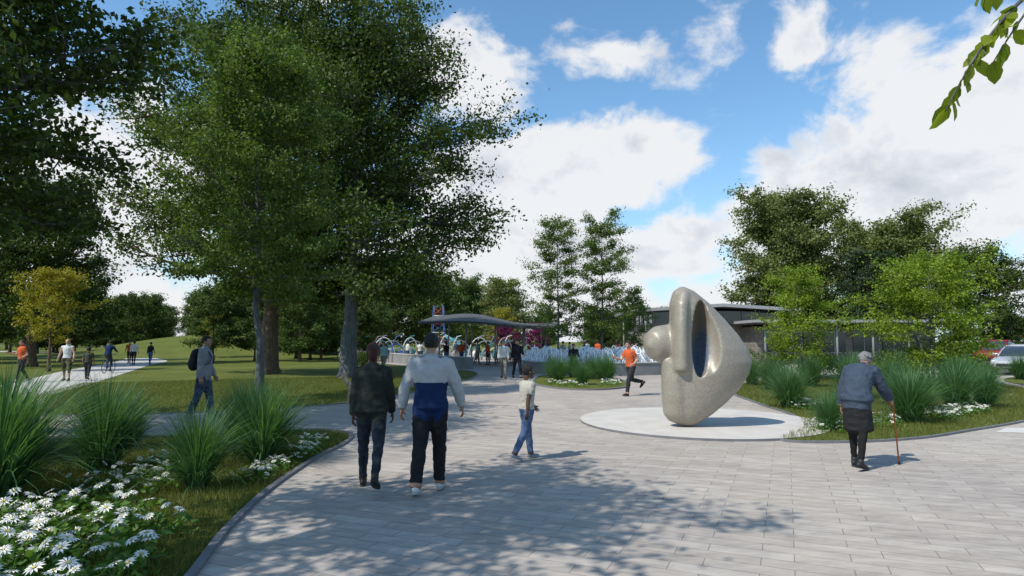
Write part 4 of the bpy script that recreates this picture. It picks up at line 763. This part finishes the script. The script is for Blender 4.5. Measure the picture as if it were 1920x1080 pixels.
# clouds: azimuth, elevation (deg), half width, half height, weight
CL=[(5,15,12,5.4,1.5),(12,16.5,5.5,3.6,1.2),(-3,11,10,7,1.2),(3,7,16,5.5,1.2),(14,8,7,4.5,1.0),(28,9.5,10,6,1.4),(35,13,10,8,1.5),(42,17,8,8,1.1),(-4.5,23.4,6.5,4.6,.85),(9,25.6,5,1.6,.38),(18.5,25.0,3,3.2,.4),(25.5,24.0,2.2,3.4,.4),(31,20.5,5,4,.4),
    (-20,29.5,3.5,2.4,.5),(-33,12,9,8,.9),(-70,20,18,9,.8),(78,22,18,9,.8),(180,22,30,10,.8),(0,2.5,70,5,.8)]
Dn=None
for (a0,e0,wa,we,wt) in CL:
    da=M('DIVIDE',M('SUBTRACT',az,R_(a0)),R_(wa)); de=M('DIVIDE',M('SUBTRACT',el,R_(e0)),R_(we))
    d=M('SQRT',M('ADD',M('MULTIPLY',da,da),M('MULTIPLY',de,de))); v=M('MULTIPLY',M('SUBTRACT',1.08,d),wt)
    Dn=v if Dn is None else M('MAXIMUM',Dn,v)
Dn=M('MAXIMUM',Dn,-.6)
n1=noise(6.5,12,.6,(3.1,1.7,.4),.25)
dens=M('ADD',M('MULTIPLY',Dn,1.0),M('MULTIPLY',M('SUBTRACT',n1,.5),2.9))
mr=N.new('ShaderNodeMapRange'); mr.interpolation_type='SMOOTHSTEP'; L.new(dens,mr.inputs['Value']); mr.inputs['From Min'].default_value=-.05; mr.inputs['From Max'].default_value=.4
n2=noise(6.5,7,.55,(3.1-.05,1.7-.03,.4+.10),.25)
sh=M('ADD',M('MULTIPLY',M('SUBTRACT',n2,n1),2.4),.92)  # lighting painted into cloud colour from an offset noise sample; thick parts darker
sh=M('SUBTRACT',sh,M('MULTIPLY',M('MINIMUM',M('MAXIMUM',dens,0),1.4),.2)); sh=M('MAXIMUM',sh,0,clamp=True)
shade=N.new('ShaderNodeValToRGB'); L.new(sh,shade.inputs[0])
shade.color_ramp.elements[0].color=(.6,.65,.73,1); shade.color_ramp.elements[1].color=(.97,.98,1,1); shade.color_ramp.elements[1].position=.7
cs=N.new('ShaderNodeVectorMath'); cs.operation='SCALE'; L.new(shade.outputs[0],cs.inputs[0]); cs.inputs['Scale'].default_value=7.6
tint=N.new('ShaderNodeMixRGB'); tint.blend_type='MULTIPLY'; tint.inputs[0].default_value=1; L.new(sky.outputs[0],tint.inputs[1]); tint.inputs[2].default_value=(1.1,1.55,1.7,1)
hz=M('POWER',2.718,M('MULTIPLY',M('MAXIMUM',el,0),-7.5))
hm=N.new('ShaderNodeMixRGB'); L.new(M('MULTIPLY',hz,.85),hm.inputs[0]); L.new(tint.outputs[0],hm.inputs[1]); hm.inputs[2].default_value=(5.3,6.1,6.8,1)
mxc=N.new('ShaderNodeMixRGB'); L.new(M('MULTIPLY',mr.outputs[0],.96),mxc.inputs[0]); L.new(hm.outputs[0],mxc.inputs[1]); L.new(cs.outputs[0],mxc.inputs[2])
L.new(mxc.outputs[0],bg.inputs[0]); bg.inputs[1].default_value=.12
sl=bpy.data.lights.new('sun','SUN'); sl.energy=4.9; sl.angle=R_(.5); sl.color=(1,.945,.86); so=bpy.data.objects.new('sun',sl); link(so); so.location=(-20,-15,30)
c=math.cos(R_(EL)); so.rotation_euler=Vector((.8*c,.6*c,-math.sin(R_(EL)))).to_track_quat('-Z','Y').to_euler()
# ---------------------------------------------------------------- camera
cam=bpy.data.cameras.new('camera'); co=bpy.data.objects.new('camera',cam); link(co); scene.camera=co
cam.sensor_width=36; cam.lens=36*1150/1920; cam.clip_end=4000; cam.clip_start=.05
co.location=(0,0,1.75); co.rotation_euler=(R_(90+4.97),0,0)
scene.view_settings.view_transform='Standard'; scene.view_settings.look='None'; scene.view_settings.exposure=0
